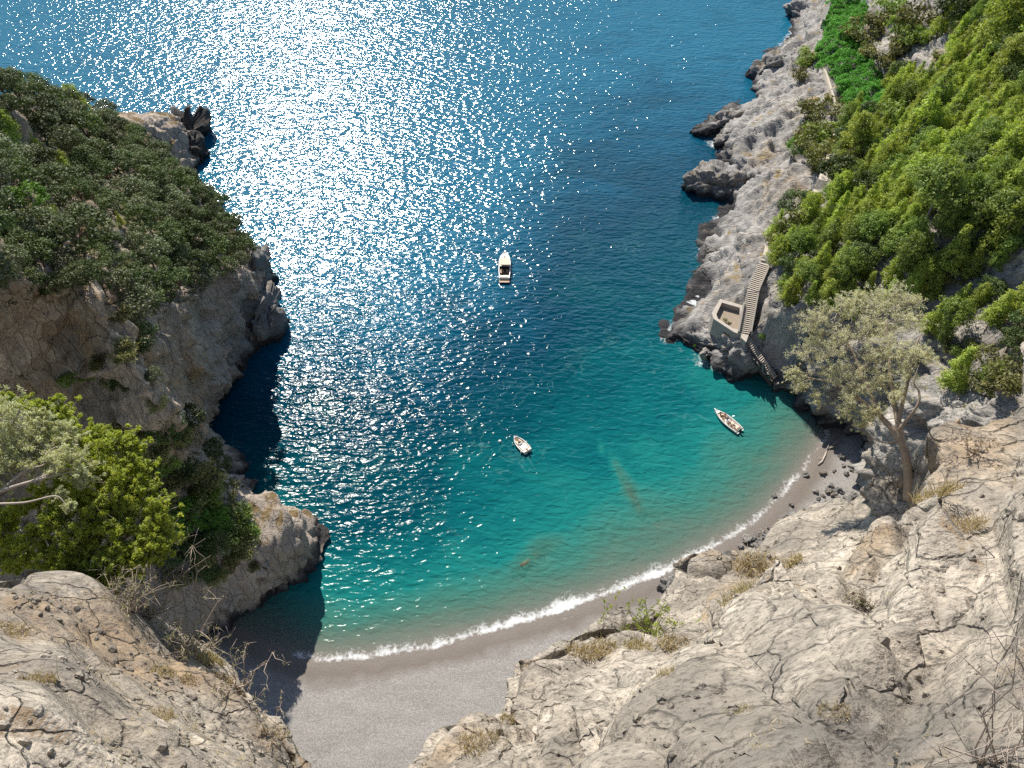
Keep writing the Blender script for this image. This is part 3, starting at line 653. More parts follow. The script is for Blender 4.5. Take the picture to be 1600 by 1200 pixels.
PROTO = {
 'P': [proto_pine(0, 'pine', 6, 3.6, 'cone'), proto_pine(1, 'pine', 6, 3.8, 'round'), proto_pine(2, 'pine', 6, 3.2, 'cone'), proto_pine(3, 'pine', 6, 3.5, 'round'), proto_pine(9, 'pine', 6, 3.4, 'cone')],
 'C': [proto_pine(4, 'pine', 6, 2.9, 'cone'), proto_pine(10, 'pine', 6, 2.6, 'cone')],
 'G': [proto_pine(5, 'mid', 6, 4.2, 'round'), proto_pine(6, 'mid', 6, 4.2, 'cone'), proto_pine(7, 'mid', 6, 5.0, 'umbrella')],
 'O': [proto_oak(0, 'oak', 5, 5.0), proto_oak(1, 'oak', 5, 5.6), proto_oak(2, 'oak', 5, 4.6, .4), proto_oak(3, 'oak', 5, 5.2)],
 'W': [proto_oak(4, 'pale', 5, 5.0), proto_oak(5, 'pale', 5, 5.4)],
 'B': [proto_oak(6, 'bright', 5, 4.8, .2), proto_oak(7, 'bright', 5, 4.4, .15)],
 'S': [proto_shrub(0, 'scrub', 2, 2.6), proto_shrub(1, 'scrub', 2, 3.0), proto_shrub(2, 'mid', 2, 2.6)],
}
KIND = {'P': ('pine_tree', 'bright yellow green pine', 'pine tree'), 'C': ('pine_tree', 'slim bright pointed pine', 'pine tree'), 'G': ('pine_tree', 'mid green pine', 'pine tree'),
        'O': ('oak_tree', 'dark green oak', 'oak tree'), 'W': ('oak_tree', 'pale grey green oak', 'oak tree'), 'B': ('leafy_tree', 'fresh green leafy tree', 'tree'), 'S': ('shrub', 'olive brown shrub', 'shrub')}
USED = set()
def plant(kind, loc, h, rz, label, group, wide=1.0):
    pr = PROTO[kind]; i = random.randrange(len(pr)); t, c, H = pr[i]; k = h / H
    root = thing(KIND[kind][0], label, KIND[kind][2], loc, rz, group); root.scale = (k * wide, k * wide, k)
    if (kind, i) in USED: t, c = t.copy(), c.copy(); COL.objects.link(t); COL.objects.link(c)
    USED.add((kind, i)); t.parent = root; c.parent = root
    return root
TR = []   # right slope: kind, x, y of the foot, height in photo pixels
for kd, s in {
 'S': '1255,108,22 1250,127,16 1345,66,26 1365,50,24 1385,34,26 1402,56,26 1356,94,22 1376,104,24 1392,92,22 1398,118,22 1425,52,30 1415,74,24 1520,98,24 1542,92,20 1510,64,24 1405,192,26 1268,270,16 1272,243,30 1262,228,24 1280,225,28 1330,254,24 1410,192,26 1265,332,22 1227,372,26 1245,378,28 1211,388,20 1225,458,24 1580,388,22 1490,442,16 1540,572,26 1560,604,30 1532,612,24 1585,604,28 1520,548,18 1480,548,18 1500,562,16 1545,600,28 1440,70,24 1468,100,18 1385,190,28 1575,180,20 1275,190,30 1285,262,30',
 'P': '1462,60,44 1545,85,62 1560,34,32 1435,126,20 1452,132,28 1592,104,46 1575,116,46 1555,116,36 1530,145,32 1475,145,32 1450,156,30 1585,155,34 1430,228,60 1400,250,48 1530,226,36 1560,168,30 1520,176,28 1590,218,38 1560,268,46 1590,258,44 1480,262,40 1465,294,42 1415,304,44 1500,304,32 1525,290,36 1340,244,44 1366,224,20 1376,272,40 1285,352,36 1305,352,42 1345,364,40 1375,334,56 1397,354,36 1285,454,44 1350,434,36 1385,446,40 1555,394,66 1440,404,32 1430,452,38 1450,470,34 1420,470,36 1240,458,30 1600,300,44 1430,330,40 1600,180,36 1325,300,30 1500,475,26 1525,480,30 1575,60,40',
 'C': '1494,226,38 1485,86,40 1510,432,44 1478,424,54 1545,508,46 1484,606,52 1448,520,46 1320,468,32 1350,466,32 1395,440,30 1455,440,32',
 'G': '1455,184,48 1430,264,46 1545,309,42 1580,300,38 1290,398,46 1326,404,42 1385,406,46 1245,414,38 1310,444,40 1445,354,62 1490,350,54 1530,330,40 1505,398,30 1550,418,34 1460,434,36 1395,404,44 1478,526,52 1470,534,32 1355,395,40 1520,360,36 1420,385,40 1270,380,32 1360,300,34 1260,450,32',
 'O': '1486,46,36 1590,34,30 1500,250,30 1516,280,30 1302,306,44 1356,304,28 1276,424,30 1591,350,34 1586,334,30 1540,464,26 1571,550,34 1590,524,34 1592,566,34 1510,20,24 1340,420,30 1530,400,30 1230,430,30',
 'B': '1240,245,26 1425,150,22 1400,160,24'}.items():
    TR += [(kd, *map(float, q.split(','))) for q in s.split()]
TL = []
for kd, s in {
 'O': '10,150,26 32,160,26 60,166,28 85,178,30 108,180,30 45,188,26 20,182,26 75,222,38 110,222,40 142,222,38 5,252,28 40,272,34 80,272,30 135,272,30 155,246,28 185,215,26 175,232,26 205,250,28 160,286,32 195,272,28 10,292,32 60,296,32 120,296,32 225,275,28 240,298,32 272,302,32 242,318,30 290,318,34 320,326,34 345,332,30 95,306,32 130,316,32 215,386,32 36,408,38 70,416,36 140,446,36 14,450,36 50,456,36 90,466,36 190,436,34 216,446,34 165,460,34 240,352,32 266,352,32 286,358,32 301,382,32 316,392,32 250,384,32 271,396,32 291,422,34 226,426,32 256,432,32 236,460,32 281,452,32 306,356,30 326,356,30 341,356,30 341,384,32 352,402,30 336,406,32 311,426,32 331,430,30 216,480,34 241,484,32 266,476,30 222,552,46 196,612,24 300,668,40 265,686,42 331,718,38 341,738,34 291,750,36 371,824,36 350,855,40 311,866,34 325,900,30 290,876,36 20,385,34 150,415,30 268,870,34 355,430,26 362,405,24 180,400,30',
 'W': '60,262,30 202,312,34 96,370,34 136,356,30 167,376,36 211,398,34 111,426,34 244,598,24 318,446,30 25,425,34 225,345,30 280,410,30 128,450,30',
 'P': '130,184,36 20,222,40 56,234,34 26,240,28 100,262,24 110,275,26 190,354,20 198,334,20 5,205,34',
 'B': '25,320,28 56,332,38 295,826,46 346,828,38 205,445,24',
 'S': '20,386,24 160,574,20 136,594,18 195,564,28 270,735,24 365,874,22 395,890,18 375,850,20 300,745,24 250,640,18 175,600,16 45,345,24 85,345,22 190,500,18 330,760,24 360,775,20 385,810,18 110,600,20 40,590,18 75,640,24 235,735,26 215,690,34 250,715,34 280,700,30 315,742,30 330,790,34 300,800,30 260,770,34 245,800,34 270,845,36 335,870,30 385,835,26 385,865,24 355,890,22 340,905,20 250,860,32 280,910,24 225,770,30'}.items():
    TL += [(kd, *map(float, q.split(','))) for q in s.split()]
BAND_R = [(70, 'level with the far crop terrace'), (135, 'level with the near crop terrace'), (200, 'level with the terrace foot'), (262, 'just below the crop terrace'), (312, 'level with the round dark bush'), (370, 'halfway down the pine slope'), (412, 'level with the stair head'), (447, 'beside the upper stairs'), (490, 'just behind the pale feathery tree'), (700, 'on the ledges right of the pale tree')]
BAND_L = [(190, 'along the headland skyline'), (240, 'just under the headland skyline'), (282, 'level with the far grey rocks'), (325, 'in the upper headland wood'), (360, 'in the middle of the headland wood'), (395, 'above the bare ridge'), (432, 'in the lower headland wood'), (490, 'at the lower edge of the headland wood'), (650, 'on the bare ridge'), (770, 'in the gully under the ridge'), (1000, 'above the rounded beach outcrop')]
def wood(lst, bands, side, trees, group):
    by = {}
    for q in lst:
        b = next(i for i, (y, _) in enumerate(bands) if q[2] <= y); by.setdefault((q[0], b), []).append(q)
    for (kd, b), v in by.items():
        v.sort(key=lambda q: q[1])
        for i, (_, x, y, h) in enumerate(v):
            hx = hit(x, y, trees)
            if hx is None or hx[0].z < .5: print('no ground', kd, x, y); continue
            dep = proj(hx[0])[2]; H = h * dep / F / .80
            look = KIND[kd][1]
            lab = f'{look} {bands[b][1]}' if len(v) == 1 else f'{look}, {ORD[i]}{"" if i == 0 else " from left"} {bands[b][1]}'
            plant(kd, hx[0] - Vector((0, 0, .12 * H if kd in 'OWBS' else .1)), H * random.uniform(1.1, 1.4) * (.9 if side == 'left' else 1), random.random() * 6.28, lab, group[kd], (random.uniform(.85, 1.12) if kd in 'PCG' else random.uniform(.95, 1.2)))
GRP = {'P': 'pines on the {} slope', 'C': 'pines on the {} slope', 'G': 'pines on the {} slope', 'O': 'oaks on the {} slope', 'W': 'oaks on the {} slope', 'B': 'leafy trees on the {} slope', 'S': 'shrubs on the {} slope'}
# ---- low scrub between the trees: nobody could count it
def inpoly(px, py, poly):
    r = np.zeros(len(px), bool); n = len(poly)
    for i in range(n):
        x1, y1 = poly[i]; x2, y2 = poly[(i + 1) % n]
        c = ((y1 > py) != (y2 > py)) & (px < (x2 - x1) * (py - y1) / ((y2 - y1) + 1e-12) + x1); r ^= c
    return r
def projn(p):
    dep = p[:, 1] * CP + (CAMH - p[:, 2]) * SP; up = p[:, 1] * SP - (CAMH - p[:, 2]) * CP
    return 800 + F * p[:, 0] / dep, 600 - F * up / dep
def scatter(g, keep, dens, rng):
    """random points on a grid surface, about dens per square metre"""
    a, b, c = g[:-1, :-1].reshape(-1, 3), g[1:, :-1].reshape(-1, 3), g[:-1, 1:].reshape(-1, 3)
    ar = np.linalg.norm(np.cross(b - a, c - a), axis=1); nrm = np.abs(np.cross(b - a, c - a)[:, 2]) / np.maximum(ar, 1e-9)
    m = keep(a, nrm); pr = ar * dens * m; k = rng.poisson(pr); idx = np.repeat(np.arange(len(a)), k)
    u, w = rng.random((2, len(idx), 1)); return a[idx] + (b - a)[idx] * u + (c - a)[idx] * w
rg = np.random.default_rng(5)
VEG_R = [(1352, -300), (1362, 100), (1395, 168), (1345, 190), (1318, 195), (1305, 250), (1290, 330), (1240, 345), (1196, 385), (1212, 440), (1226, 490), (1290, 500), (1420, 500), (1430, 540), (1500, 560), (1500, 640), (1530, 700), (2200, 700), (2200, -300)]
BARE_R = [(1600, 360), (1560, 390), (1530, 430), (1560, 470), (1620, 500)]
PATCH = [(1240, 150), (1285, 160), (1292, 240), (1275, 280), (1235, 245)]
VEG_L = [(-300, 120), (0, 130), (130, 165), (215, 215), (260, 255), (330, 310), (372, 365), (392, 410), (345, 440), (300, 470), (225, 520), (200, 470), (130, 440), (120, 480), (-300, 500)]
VEG_L2 = [(215, 655), (280, 640), (345, 710), (400, 800), (395, 880), (310, 890), (235, 850), (205, 760)]

def fill(lst, g, keep, dens, gap, kinds, hr, rng):
    have = []
    for q in lst:
        h = hit(q[1], q[2], [BV_R if g is gR else BV_L])
        if h: have.append(h[0][:])
    c = scatter(g, keep, dens, rng)
    for p in c:
        x, y, dep = proj(p)
        if not (-15 < x < 1620 and -10 < y < 720): continue
        if min((a[0] - p[0]) ** 2 + (a[1] - p[1]) ** 2 + (a[2] - p[2]) ** 2 for a in have) < gap * gap: continue
        h = hit(x, y, [BV_R if g is gR else BV_L, BV_FR, BV_FL])
        if h is None or (h[0] - Vector(p)).length > 2.5: continue
        have.append(tuple(p)); H = rng.uniform(*hr)
        lst.append((kinds[rng.integers(len(kinds))], x, y, H * F * .8 / dep))
def keep_fr(p, nz):
    x, y = projn(p); return (inpoly(x, y, VEG_R) & ~inpoly(x, y, BARE_R) & (p[:, 2] > 13) & ~inpoly(x, y, [(1395, 520), (1440, 470), (1600, 540), (1600, 700), (1395, 700)]) & ~((x < 1480) & (y < 130))) * 1.0
def keep_fl(p, nz):
    x, y = projn(p); return (inpoly(x, y, VEG_L) & (p[:, 2] > 10)) * 1.0
fill(TR, gR, keep_fr, .5, 3.4, 'PPPPCCGGO', (4.5, 7), np.random.default_rng(21))
fill(TL, gL, keep_fl, .5, 4.1, 'OOOOWW', (3.6, 5.5), np.random.default_rng(22))
print('trees', len(TR), len(TL))
wood(TR, BAND_R, 'right', [BV_R], {k: v.format('right') for k, v in GRP.items()})
wood(TL, BAND_L, 'left', [BV_L], {k: v.format('left') for k, v in GRP.items()})

def keep_r(p, nz):
    x, y = projn(p); n = fbm(p / 9, 3)
    return ((inpoly(x, y, VEG_R) & ~inpoly(x, y, BARE_R) & (p[:, 2] > 11)) | (inpoly(x, y, PATCH) & (p[:, 2] > 6))) * np.clip(.75 + n * .9, 0, 1.3) * (nz > .3) * (p[:, 1] > 78)
cs = scatter(gR, keep_r, .30, rg)
v, f, tn = leaves(cs, .45 + .5 * rg.random(len(cs)), 26, .13, rg, (1, 1, .75), .5, .5, .55, .5)
o = mesh_np('scrub', v, f, LM['scrub'], attrs={'tint': tn}); o['kind'] = 'stuff'; tag(o, 'olive and brown low scrub covering the ground between the pines')
def keep_l(p, nz):
    x, y = projn(p); n = fbm(p / 8, 3) - .05
    return (inpoly(x, y, VEG_L) & (p[:, 2] > 9) | (inpoly(x, y, VEG_L2) & (p[:, 2] > 7))) * np.clip(.8 + n * .8, 0, 1.3) * (nz > .2)
cs = scatter(gL, keep_l, .42, rg)
v, f, tn = leaves(cs, .4 + .5 * rg.random(len(cs)), 26, .13, rg, (1, 1, .75), .5, .5, .55, .5)
M_SCL = leaf_mat('headland_scrub_leaves', (.035, .048, .018), (.115, .11, .045), .22, .3, .2)
o = mesh_np('scrub', v, f, M_SCL, attrs={'tint': tn}); o['kind'] = 'stuff'; tag(o, 'dark green low scrub covering the ground between the oaks')
# dry weeds on the open rock of both slopes
def keep_d(p, nz):
    n = fbm(p / 6, 3); return (n > .12) * (nz > .35) * (p[:, 2] > 7) * (p[:, 1] > 40) * 1.0
M_DRY = leaf_mat('dry_grass_blades', (.22, .16, .075), (.42, .33, .18), .25, .15, .1)
cs = np.r_[scatter(gR, keep_d, .16, rg), scatter(gL, keep_d, .16, rg)]
v, f, tn = leaves(cs, .2 + .25 * rg.random(len(cs)), 16, .12, rg, (1, 1, .6), .3, .3, .4, .25)
o = mesh_np('dry_weeds', v, f, M_DRY, attrs={'tint': tn}); o['kind'] = 'stuff'; tag(o, 'dry straw coloured weeds scattered over the slopes')

# ---- crop terrace
CROP = [(1306, -60), (1338, -60), (1352, 22), (1345, 60), (1362, 100), (1388, 140), (1392, 166), (1345, 186), (1322, 182), (1308, 148), (1292, 100), (1280, 104), (1270, 106), (1276, 80), (1284, 58), (1292, 20)]
def keep_c(p, nz):
    x, y = projn(p - np.array([0, 0, -1.0])); n = fbm(p / 4, 3); x = x + n * 7; y = y + fbm(p / 3 + 9, 2) * 7; return inpoly(x, y, CROP) * np.clip(1.25 + 1.6 * fbm(p / 2.4, 3), .05, 1.4)
cs = scatter(gR, keep_c, 2.6, rg); cs[:, 2] += 1.2 + .5 * fbm(cs / 3, 2) + .25 * rg.random(len(cs)); CROP_N = len(cs)
v, f, tn = leaves(cs, .55 + .25 * rg.random(len(cs)), 34, .17, rg, (1, 1, .7), .5, .6, .5, .5)
M_CROP = leaf_mat('crop_leaves', (.05, .22, .02), (.17, .46, .06), .32, .3, .02)
o = mesh_np('crop_canopy', v, f, M_CROP, attrs={'tint': tn}); o['kind'] = 'stuff'; tag(o, 'vivid green leafy crop filling the long cliff terrace')
# ================================================================== rocks
def ico(sub):
    bm = bmesh.new(); bmesh.ops.create_icosphere(bm, subdivisions=sub, radius=1)
    v = np.array([x.co[:] for x in bm.verts]); f = np.array([[q.index for q in p.verts] for p in bm.faces]); bm.free(); return v, f
ICO = {k: ico(k) for k in (3, 4, 5, 6)}
def rock_np(seed, dims, sub=3, rough=.35, det=1.0):
    v, f = ICO[sub]; v = v.copy(); o = seed * 7.31
    f1, f2, val = worley(v * 1.35 + o); d = 1 + (val - .5) * rough * 1.3 + fbm(v * 1.2 + o, 3) * rough
    v = np.sign(v) * np.abs(v) ** .82
    q = v * d[:, None] * np.array(dims)
    if sub > 3:
        n = v / np.linalg.norm(v, axis=1)[:, None]; g1, g2, gv = worley(q / 2.2 * det + o)
        q = q + n * ((gv - .5) * .9 / det + fbm(q / 1.5 * det + o, 4) * .45 / det - np.exp(-((g2 - g1) / .07) ** 2) * .35 / det)[:, None]
    return q, f
M_BEACHROCK = rock_mat('beach_boulder_stone', (.38, .355, .325), (.26, .24, .22), (.28, .22, .16), (.15, .145, .135), 2.2, bump=.12)
M_DARKROCK = rock_mat('wave_washed_stone', (.46, .435, .41), (.31, .295, .28), (.34, .28, .2), (.15, .145, .14), .6, bump=.5, splash=True)
M_REEF = rock_mat('weedy_reef_stone', (.22, .23, .15), (.14, .16, .10), (.2, .19, .11), (.09, .11, .075), 1.5, bump=.2)
def sea_rock(name, label, px, py, z, dims, rz, seed, sub=5, mat=None, cat='rock', det=1.0, rough=.35, tilt=(0, 0)):
    c = P(px, py, z); v, f = rock_np(seed, dims, sub, rough, det)
    o = mesh_np(name, v, f, mat or M_DARKROCK, smooth=True, loc=c); o.rotation_euler = (tilt[0], tilt[1], rz); tag(o, label, cat); return o
sea_rock('sea_rock', 'big rounded dark boulder standing in the sea off the right shore', 1116, 290, .8, (8.2, 5.2, 5.0), -.15, 3)
sea_rock('sea_rock', 'low black rocks awash in foam on the right shore', 1132, 197, .3, (6.5, 3.4, 2.6), .5, 5, det=1.6, rough=.6)
sea_rock('sea_rock', 'black jagged rock edge just below the foaming rocks', 1150, 222, .5, (6.5, 3.2, 3.0), .3, 8, det=1.6, rough=.5)
sea_rock('sea_rock', 'dark grey rock spur under the far crop terrace', 1208, 112, 1.0, (7, 5, 6.0), .5, 9, det=1.3)
sea_rock('sea_rock', 'black rock at the farthest point of the right shore', 1258, 22, .8, (6, 6, 4), .5, 10, det=1.3, rough=.5)
sea_rock('sea_rock', 'small dark rock at the foot of the slabs above the stairs', 1130, 402, .5, (3.4, 3, 2.6), .3, 11, det=1.5)
sea_rock('sea_rock', 'pale flat rock at the water below the stair terrace', 1102, 551, 1.6, (1.5, 1.0, .9), .5, 12, 4, rock_mat('pale_shore_stone', (.5, .47, .42), (.4, .37, .33), (.4, .33, .24), (.27, .26, .25), 2, bump=.1), det=2)
M_BLACKROCK = rock_mat('black_shore_stone', (.22, .21, .20), (.12, .115, .11), (.16, .13, .1), (.055, .053, .05), .8, bump=.5, splash=True)
sea_rock('sea_stack', 'black serrated rock at the seaward tip of the headland', 288, 210, 1.2, (4.2, 6.5, 5.6), .2, 14, mat=M_BLACKROCK, det=2.2, rough=.85)
sea_rock('sea_stack', 'dark blunt rock knob at the headland shore below the serrated tip', 300, 240, .8, (4.4, 4.5, 4.4), .1, 16, mat=M_BLACKROCK, det=1.7)
sea_rock('sea_rock', 'tall dark rock jutting from the headland into the glitter', 408, 512, 1.5, (3.6, 7.0, 8.6), -.25, 17, det=.9)
sea_rock('sea_rock', 'dark bulging rock face at the corner of the headland wood', 397, 440, 3, (4.5, 8, 10), .1, 18, det=.8)
sea_rock('sea_rock', 'long smooth grey rock rib leaning on the headland foot', 362, 556, 3, (2.2, 5.0, 9), -.3, 19, det=.9, tilt=(.15, -.2))
for i, (px, py, rx, ry, top) in enumerate(REEF):
    c0 = P(px, py, 0); v, f = rock_np(60 + i, (rx, ry, .7), 4, .5, 2.0); z = -max(top, .5) - .6
    REEFLAB = ['brown reef near the surf, its middle hump', 'brown reef near the surf, its seaward hump', 'brown reef near the surf, its shoreward hump', 'faint rock seaward of the brown reef', 'small shoreward tail of the brown reef', 'long weed streak, second rock from its seaward end', 'long weed streak, third rock from its seaward end', 'long weed streak, middle rock', 'long weed streak, third rock from its shore end', 'long weed streak, second rock from its shore end', 'long weed streak, shore end rock', 'long weed streak, seaward end rock', 'round yellowish rock just shoreward of the weed streak', 'yellowish patch of rock below the weed streak', 'pale stone under shallow water by the right beach', 'faint sunken rock left of the pale shallow stone', 'dark round sunken rock by the shaded right corner', 'lone small sunken rock right of the brown reef']
    o = mesh_np('submerged_rock', v, f, M_REEF, smooth=True, loc=(c0.x, c0.y, z)); tag(o, 'submerged ' + REEFLAB[i].replace('submerged ', ''), 'rock', 'rocks under the water')
BOUL = [(1236, 807, 16), (1224, 814, 12), (1246, 812, 9), (1252, 819, 14), (1266, 820, 13), (1237, 818, 10), (1276, 790, 9), (1283, 809, 12), (1275, 769, 8), (1294, 768, 11), (1308, 767, 11), (1298, 760, 8), (1303, 774, 9), (1324, 782, 13), (1332, 776, 11), (1342, 780, 12), (1345, 788, 12), (1338, 794, 12), (1321, 793, 14), (1308, 790, 11), (1310, 781, 9), (1294, 788, 9), (1278, 780, 7), (1287, 798, 7), (1236, 789, 7), (1210, 776, 7), (1199, 841, 18), (1190, 834, 11), (1180, 841, 12), (1185, 849, 12), (1166, 843, 13), (1156, 854, 8), (1185, 860, 17), (1201, 852, 10), (1213, 833, 9), (1222, 836, 15), (1240, 827, 14), (1231, 829, 9), (1136, 869, 16), (1147, 869, 8), (1160, 873, 17), (1172, 868, 11), (1144, 881, 12), (1127, 888, 11), (1107, 891, 18), (1113, 882, 11), (1118, 894, 9), (1100, 898, 10), (1084, 876, 8), (1052, 905, 16), (1042, 918, 20), (1061, 911, 12), (1072, 909, 12), (1045, 931, 14), (1056, 921, 13), (1068, 922, 12), (1058, 932, 12), (1036, 906, 9), (1080, 913, 8), (1259, 743, 8), (1284, 740, 9), (1316, 715, 9), (1303, 736, 5), (1265, 803, 5), (1257, 796, 5), (1270, 811, 6), (1300, 796, 6), (1316, 770, 6), (1286, 775, 6), (1202, 826, 6), (1174, 852, 6), (1322, 741, 7), (1318, 728, 6), (1330, 735, 6)]
BZN = [(1095, 'in the cluster beside the leafy shrub', []), (1170, 'at the foot of the pale slope, mid beach', []), (1250, 'in the middle band of beach boulders', []), (2000, 'in the far boulder patch below the feathery tree', [])]
for q in BOUL:
    next(z for z in BZN if q[0] < z[0])[2].append(q)
bi = 0
for _, ph, lst in BZN:
    lst.sort(key=lambda q: q[0])
    for i, (px, py, wd) in enumerate(lst):
        h = hit(px, py, [BV_B])
        if not h: continue
        dp = proj(h[0])[2]; r = wd * dp / F / 2; bi += 1
        v, f = rock_np(100 + bi, (r * random.uniform(.95, 1.2), r * random.uniform(.8, 1.05), r * random.uniform(.6, .85)), 3, .5)
        o = mesh_np('boulder', v, f, M_BEACHROCK, smooth=bi % 3 == 0, loc=h[0] + Vector((0, 0, r * .3))); o.rotation_euler = (random.uniform(-.3, .3), random.uniform(-.3, .3), random.random() * 6.28)
        tag(o, f'grey {"large " if wd > 14 else "small " if wd < 8 else ""}boulder, {ORD[i]}{" from left" if i else ""} {ph}', 'boulder', 'boulders on the beach')
# driftwood at the far end of the beach
mb = MB(); dw_ = [hit(x, y, [BV_B])[0] + Vector((0, 0, .15)) for x, y in ((1278, 727), (1284, 722), (1289, 712), (1293, 700))]
mb.tube(dw_, [.12, .2, .18, .08], 7)
for a, b_ in (((1291, 703), (1302, 697)), ((1292, 702), (1308, 700)), ((1289, 708), (1296, 688)), ((1300, 697), (1312, 688)), ((1285, 720), (1277, 716))):
    p, q = hit(*a, [BV_B])[0], hit(*b_, [BV_B])[0]; mb.tube([p + Vector((0, 0, .15)), (p + q) / 2 + Vector((.2, .1, .5)), q + Vector((0, 0, .3))], [.1, .07, .03], 5)
tag(mb.build('driftwood', plain('bleached_wood', (.42, .37, .32), .85, var=.3), smooth=True), 'bleached dead branch washed up at the shaded end of the beach', 'driftwood')

# ================================================================== stairs and small terrace
M_CONC = plain('weathered_concrete', (.40, .355, .30), .9, var=.22, scale=2.0)
M_STEP = plain('worn_stone_step', (.46, .40, .33), .88, var=.2, scale=2.0)
M_DIRT = plain('packed_earth', (.27, .22, .165), .95, var=.25, scale=1.2)
st = thing('stone_staircase', 'long flight of narrow stone steps descending the right shore rocks', 'staircase', STAIR[-1])
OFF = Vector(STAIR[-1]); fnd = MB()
lens = [((b - a).length) for a, b in zip(STAIR[:-1], STAIR[1:])]; tl = sum(lens)
def along(s):
    for a, b, l in zip(STAIR[:-1], STAIR[1:], lens):
        if s <= l or b is STAIR[-1]: return a.lerp(b, min(1, s / l)), (b - a)
        s -= l
nst = 62
for i in range(nst):
    s = (i + .5) / nst * tl; c, d = along(s); d2 = Vector((d.x, d.y, 0)); run = tl / nst * d2.length / d.length; d2.normalize()
    wdt = 2.15 if s < lens[0] + lens[1] else 1.7 - .5 * (s - lens[0] - lens[1]) / (lens[2] + lens[3])
    x = d2; y = Vector((-x.y, x.x, 0)); rot = Matrix((x, y, Vector((0, 0, 1)))).transposed()
    mb = MB(); mb.box((0, 0, 0), (run * .98, wdt, .07), rot=rot); o = mb.build('step', M_STEP, st, loc=c - OFF + Vector((0, 0, -.035)))
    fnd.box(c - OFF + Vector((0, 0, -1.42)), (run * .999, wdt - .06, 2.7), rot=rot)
fnd.build('foundation', plain('painted_shade_riser_stone', (.10, .085, .07), .9, var=.3, scale=2), st)  # the shade on the risers is painted in as this dark stone colour
for sd_, lo_, hi_ in ((1, .0, .62), (-1, .36, .60)):
    mb = MB(); pts = [along(tl * q)[0] for q in np.linspace(lo_, hi_, 16)]
    for a, b in zip(pts[:-1], pts[1:]):
        d = (b - a); x = d.normalized(); y = Vector((-x.y, x.x, 0)).normalized(); z = x.cross(y)
        rot = Matrix((x, y, z)).transposed(); mb.box((a + b) / 2 - OFF + y * sd_ * 1.27 + Vector((0, 0, .02)), (d.length * 1.0, .34, 1.0), rot=rot)
    mb.build('side_wall', M_CONC, st)
te = thing('walled_terrace', 'small walled concrete terrace on the rocks left of the stairs', 'terrace', (ENC_C.x, ENC_C.y, ENC_Z - 1.3))
O2 = Vector((ENC_C.x, ENC_C.y, ENC_Z - 1.3)); n_ = len(ENC_OUT); vv = []; ff = []
for k in range(n_):
    o_ = ENC_OUT[k]; i_ = o_.lerp(ENC_C, .26 if k not in (1, 2, 3) else .2)
    for q, z in ((o_, -3.2), (o_, 1.3), (i_, 1.3), (i_, -.2)): vv.append((q.x - O2.x, q.y - O2.y, z))
for k in range(n_):
    a, b = 4 * k, 4 * ((k + 1) % n_)
    for j in range(3): ff.append((a + j, b + j, b + j + 1, a + j + 1))
mb = MB(); mb.add(vv, ff); mb.build('parapet_wall', M_CONC, te)
mb = MB(); mb.prism([((q.x - O2.x) * .82, (q.y - O2.y) * .82) for q in ENC_OUT], -2.5, 0); mb.build('floor', M_DIRT, te)
# landing that links terrace and stairs
lp = [P(x, y, 8.62) for x, y in ((1158, 500), (1164, 498), (1171, 520), (1166, 534), (1158, 527))]
mb = MB(); mb.prism([(q.x - O2.x, q.y - O2.y) for q in lp], -3.2, 1.22); mb.build('landing', M_CONC, te)
pl = [hit(x, y, [BV_R]) for x, y in ((1133, 500), (1139, 505), (1128, 497))]
for i, (x, y) in enumerate(((1132, 503), (1139, 508))):
    q = P(x, y, ENC_Z - 1.25); plant('S', q, 1.1, i * 2.0, f'yellowish weed clump inside the walled terrace, {("left", "right")[i]} one', 'weed clumps in the terrace', .7)
for x, y, s_, lb in ((1190, 531, 1.8, 'green bush on the shaded rock beside the lower stairs'), (1120, 517, 1.2, 'small green bush under the walled terrace'), (1085, 543, .9, 'green tuft on the rocks at the headland point')):
    h = hit(x, y, [BV_R])
    if h: plant('B', h[0], s_, x, lb, 'bushes around the stairs', 1.0)

# ================================================================== crop terrace walls, path
def ribbon_wall(name, pxs, hgt, thick, mat, label, cat, zlift=0.0, top=None, below=1.5):
    pts = []
    for x, y in pxs:
        h = hit(x, y, [BV_R]); pts.append(h[0] if h else P(x, y, 14))
    mb = MB(); n = len(pts); v = []; f = []
    for i, p in enumerate(pts):
        d = pts[min(i + 1, n - 1)] - pts[max(i - 1, 0)]; y_ = Vector((-d.y, d.x, 0)).normalized() * thick / 2
        for q, z in ((p - y_, -below), (p - y_, hgt), (p + y_, hgt), (p + y_, -below)): v.append((q.x, q.y, p.z + z + zlift))
    for i in range(n - 1):
        for j in range(3): f.append((4 * i + j, 4 * i + j + 1, 4 * i + 5 + j, 4 * i + 4 + j))
    f += [(0, 3, 2, 1), (4 * n - 4, 4 * n - 3, 4 * n - 2, 4 * n - 1)]
    mb.add(v, f); o = mb.build(name, mat); tag(o, label, cat); return o
M_WALLG = plain('grey_render', (.20, .19, .18), .9, var=.2, scale=.8); M_WALLP = plain('pale_stone_wall', (.48, .42, .33), .9, var=.3, scale=1.5)
M_PATH = plain('dusty_path', (.50, .44, .36), .95, var=.18, scale=.7)
ribbon_wall('retaining_wall', [(1303, -20), (1298, 2), (1292, 20), (1284, 42)], 2.4, .8, M_WALLG, 'grey retaining wall along the sea side of the far crop terrace', 'wall')
ribbon_wall('stone_wall', [(1284, 104), (1291, 122), (1299, 148), (1306, 172), (1311, 190)], .9, .5, M_WALLP, 'low pale stone wall edging the near crop terrace', 'wall')
ribbon_wall('stone_wall', [(1303, 200), (1298, 222), (1294, 240), (1291, 258)], 1.0, .8, M_WALLP, 'pale stone wall beside the path below the crop terrace', 'wall')
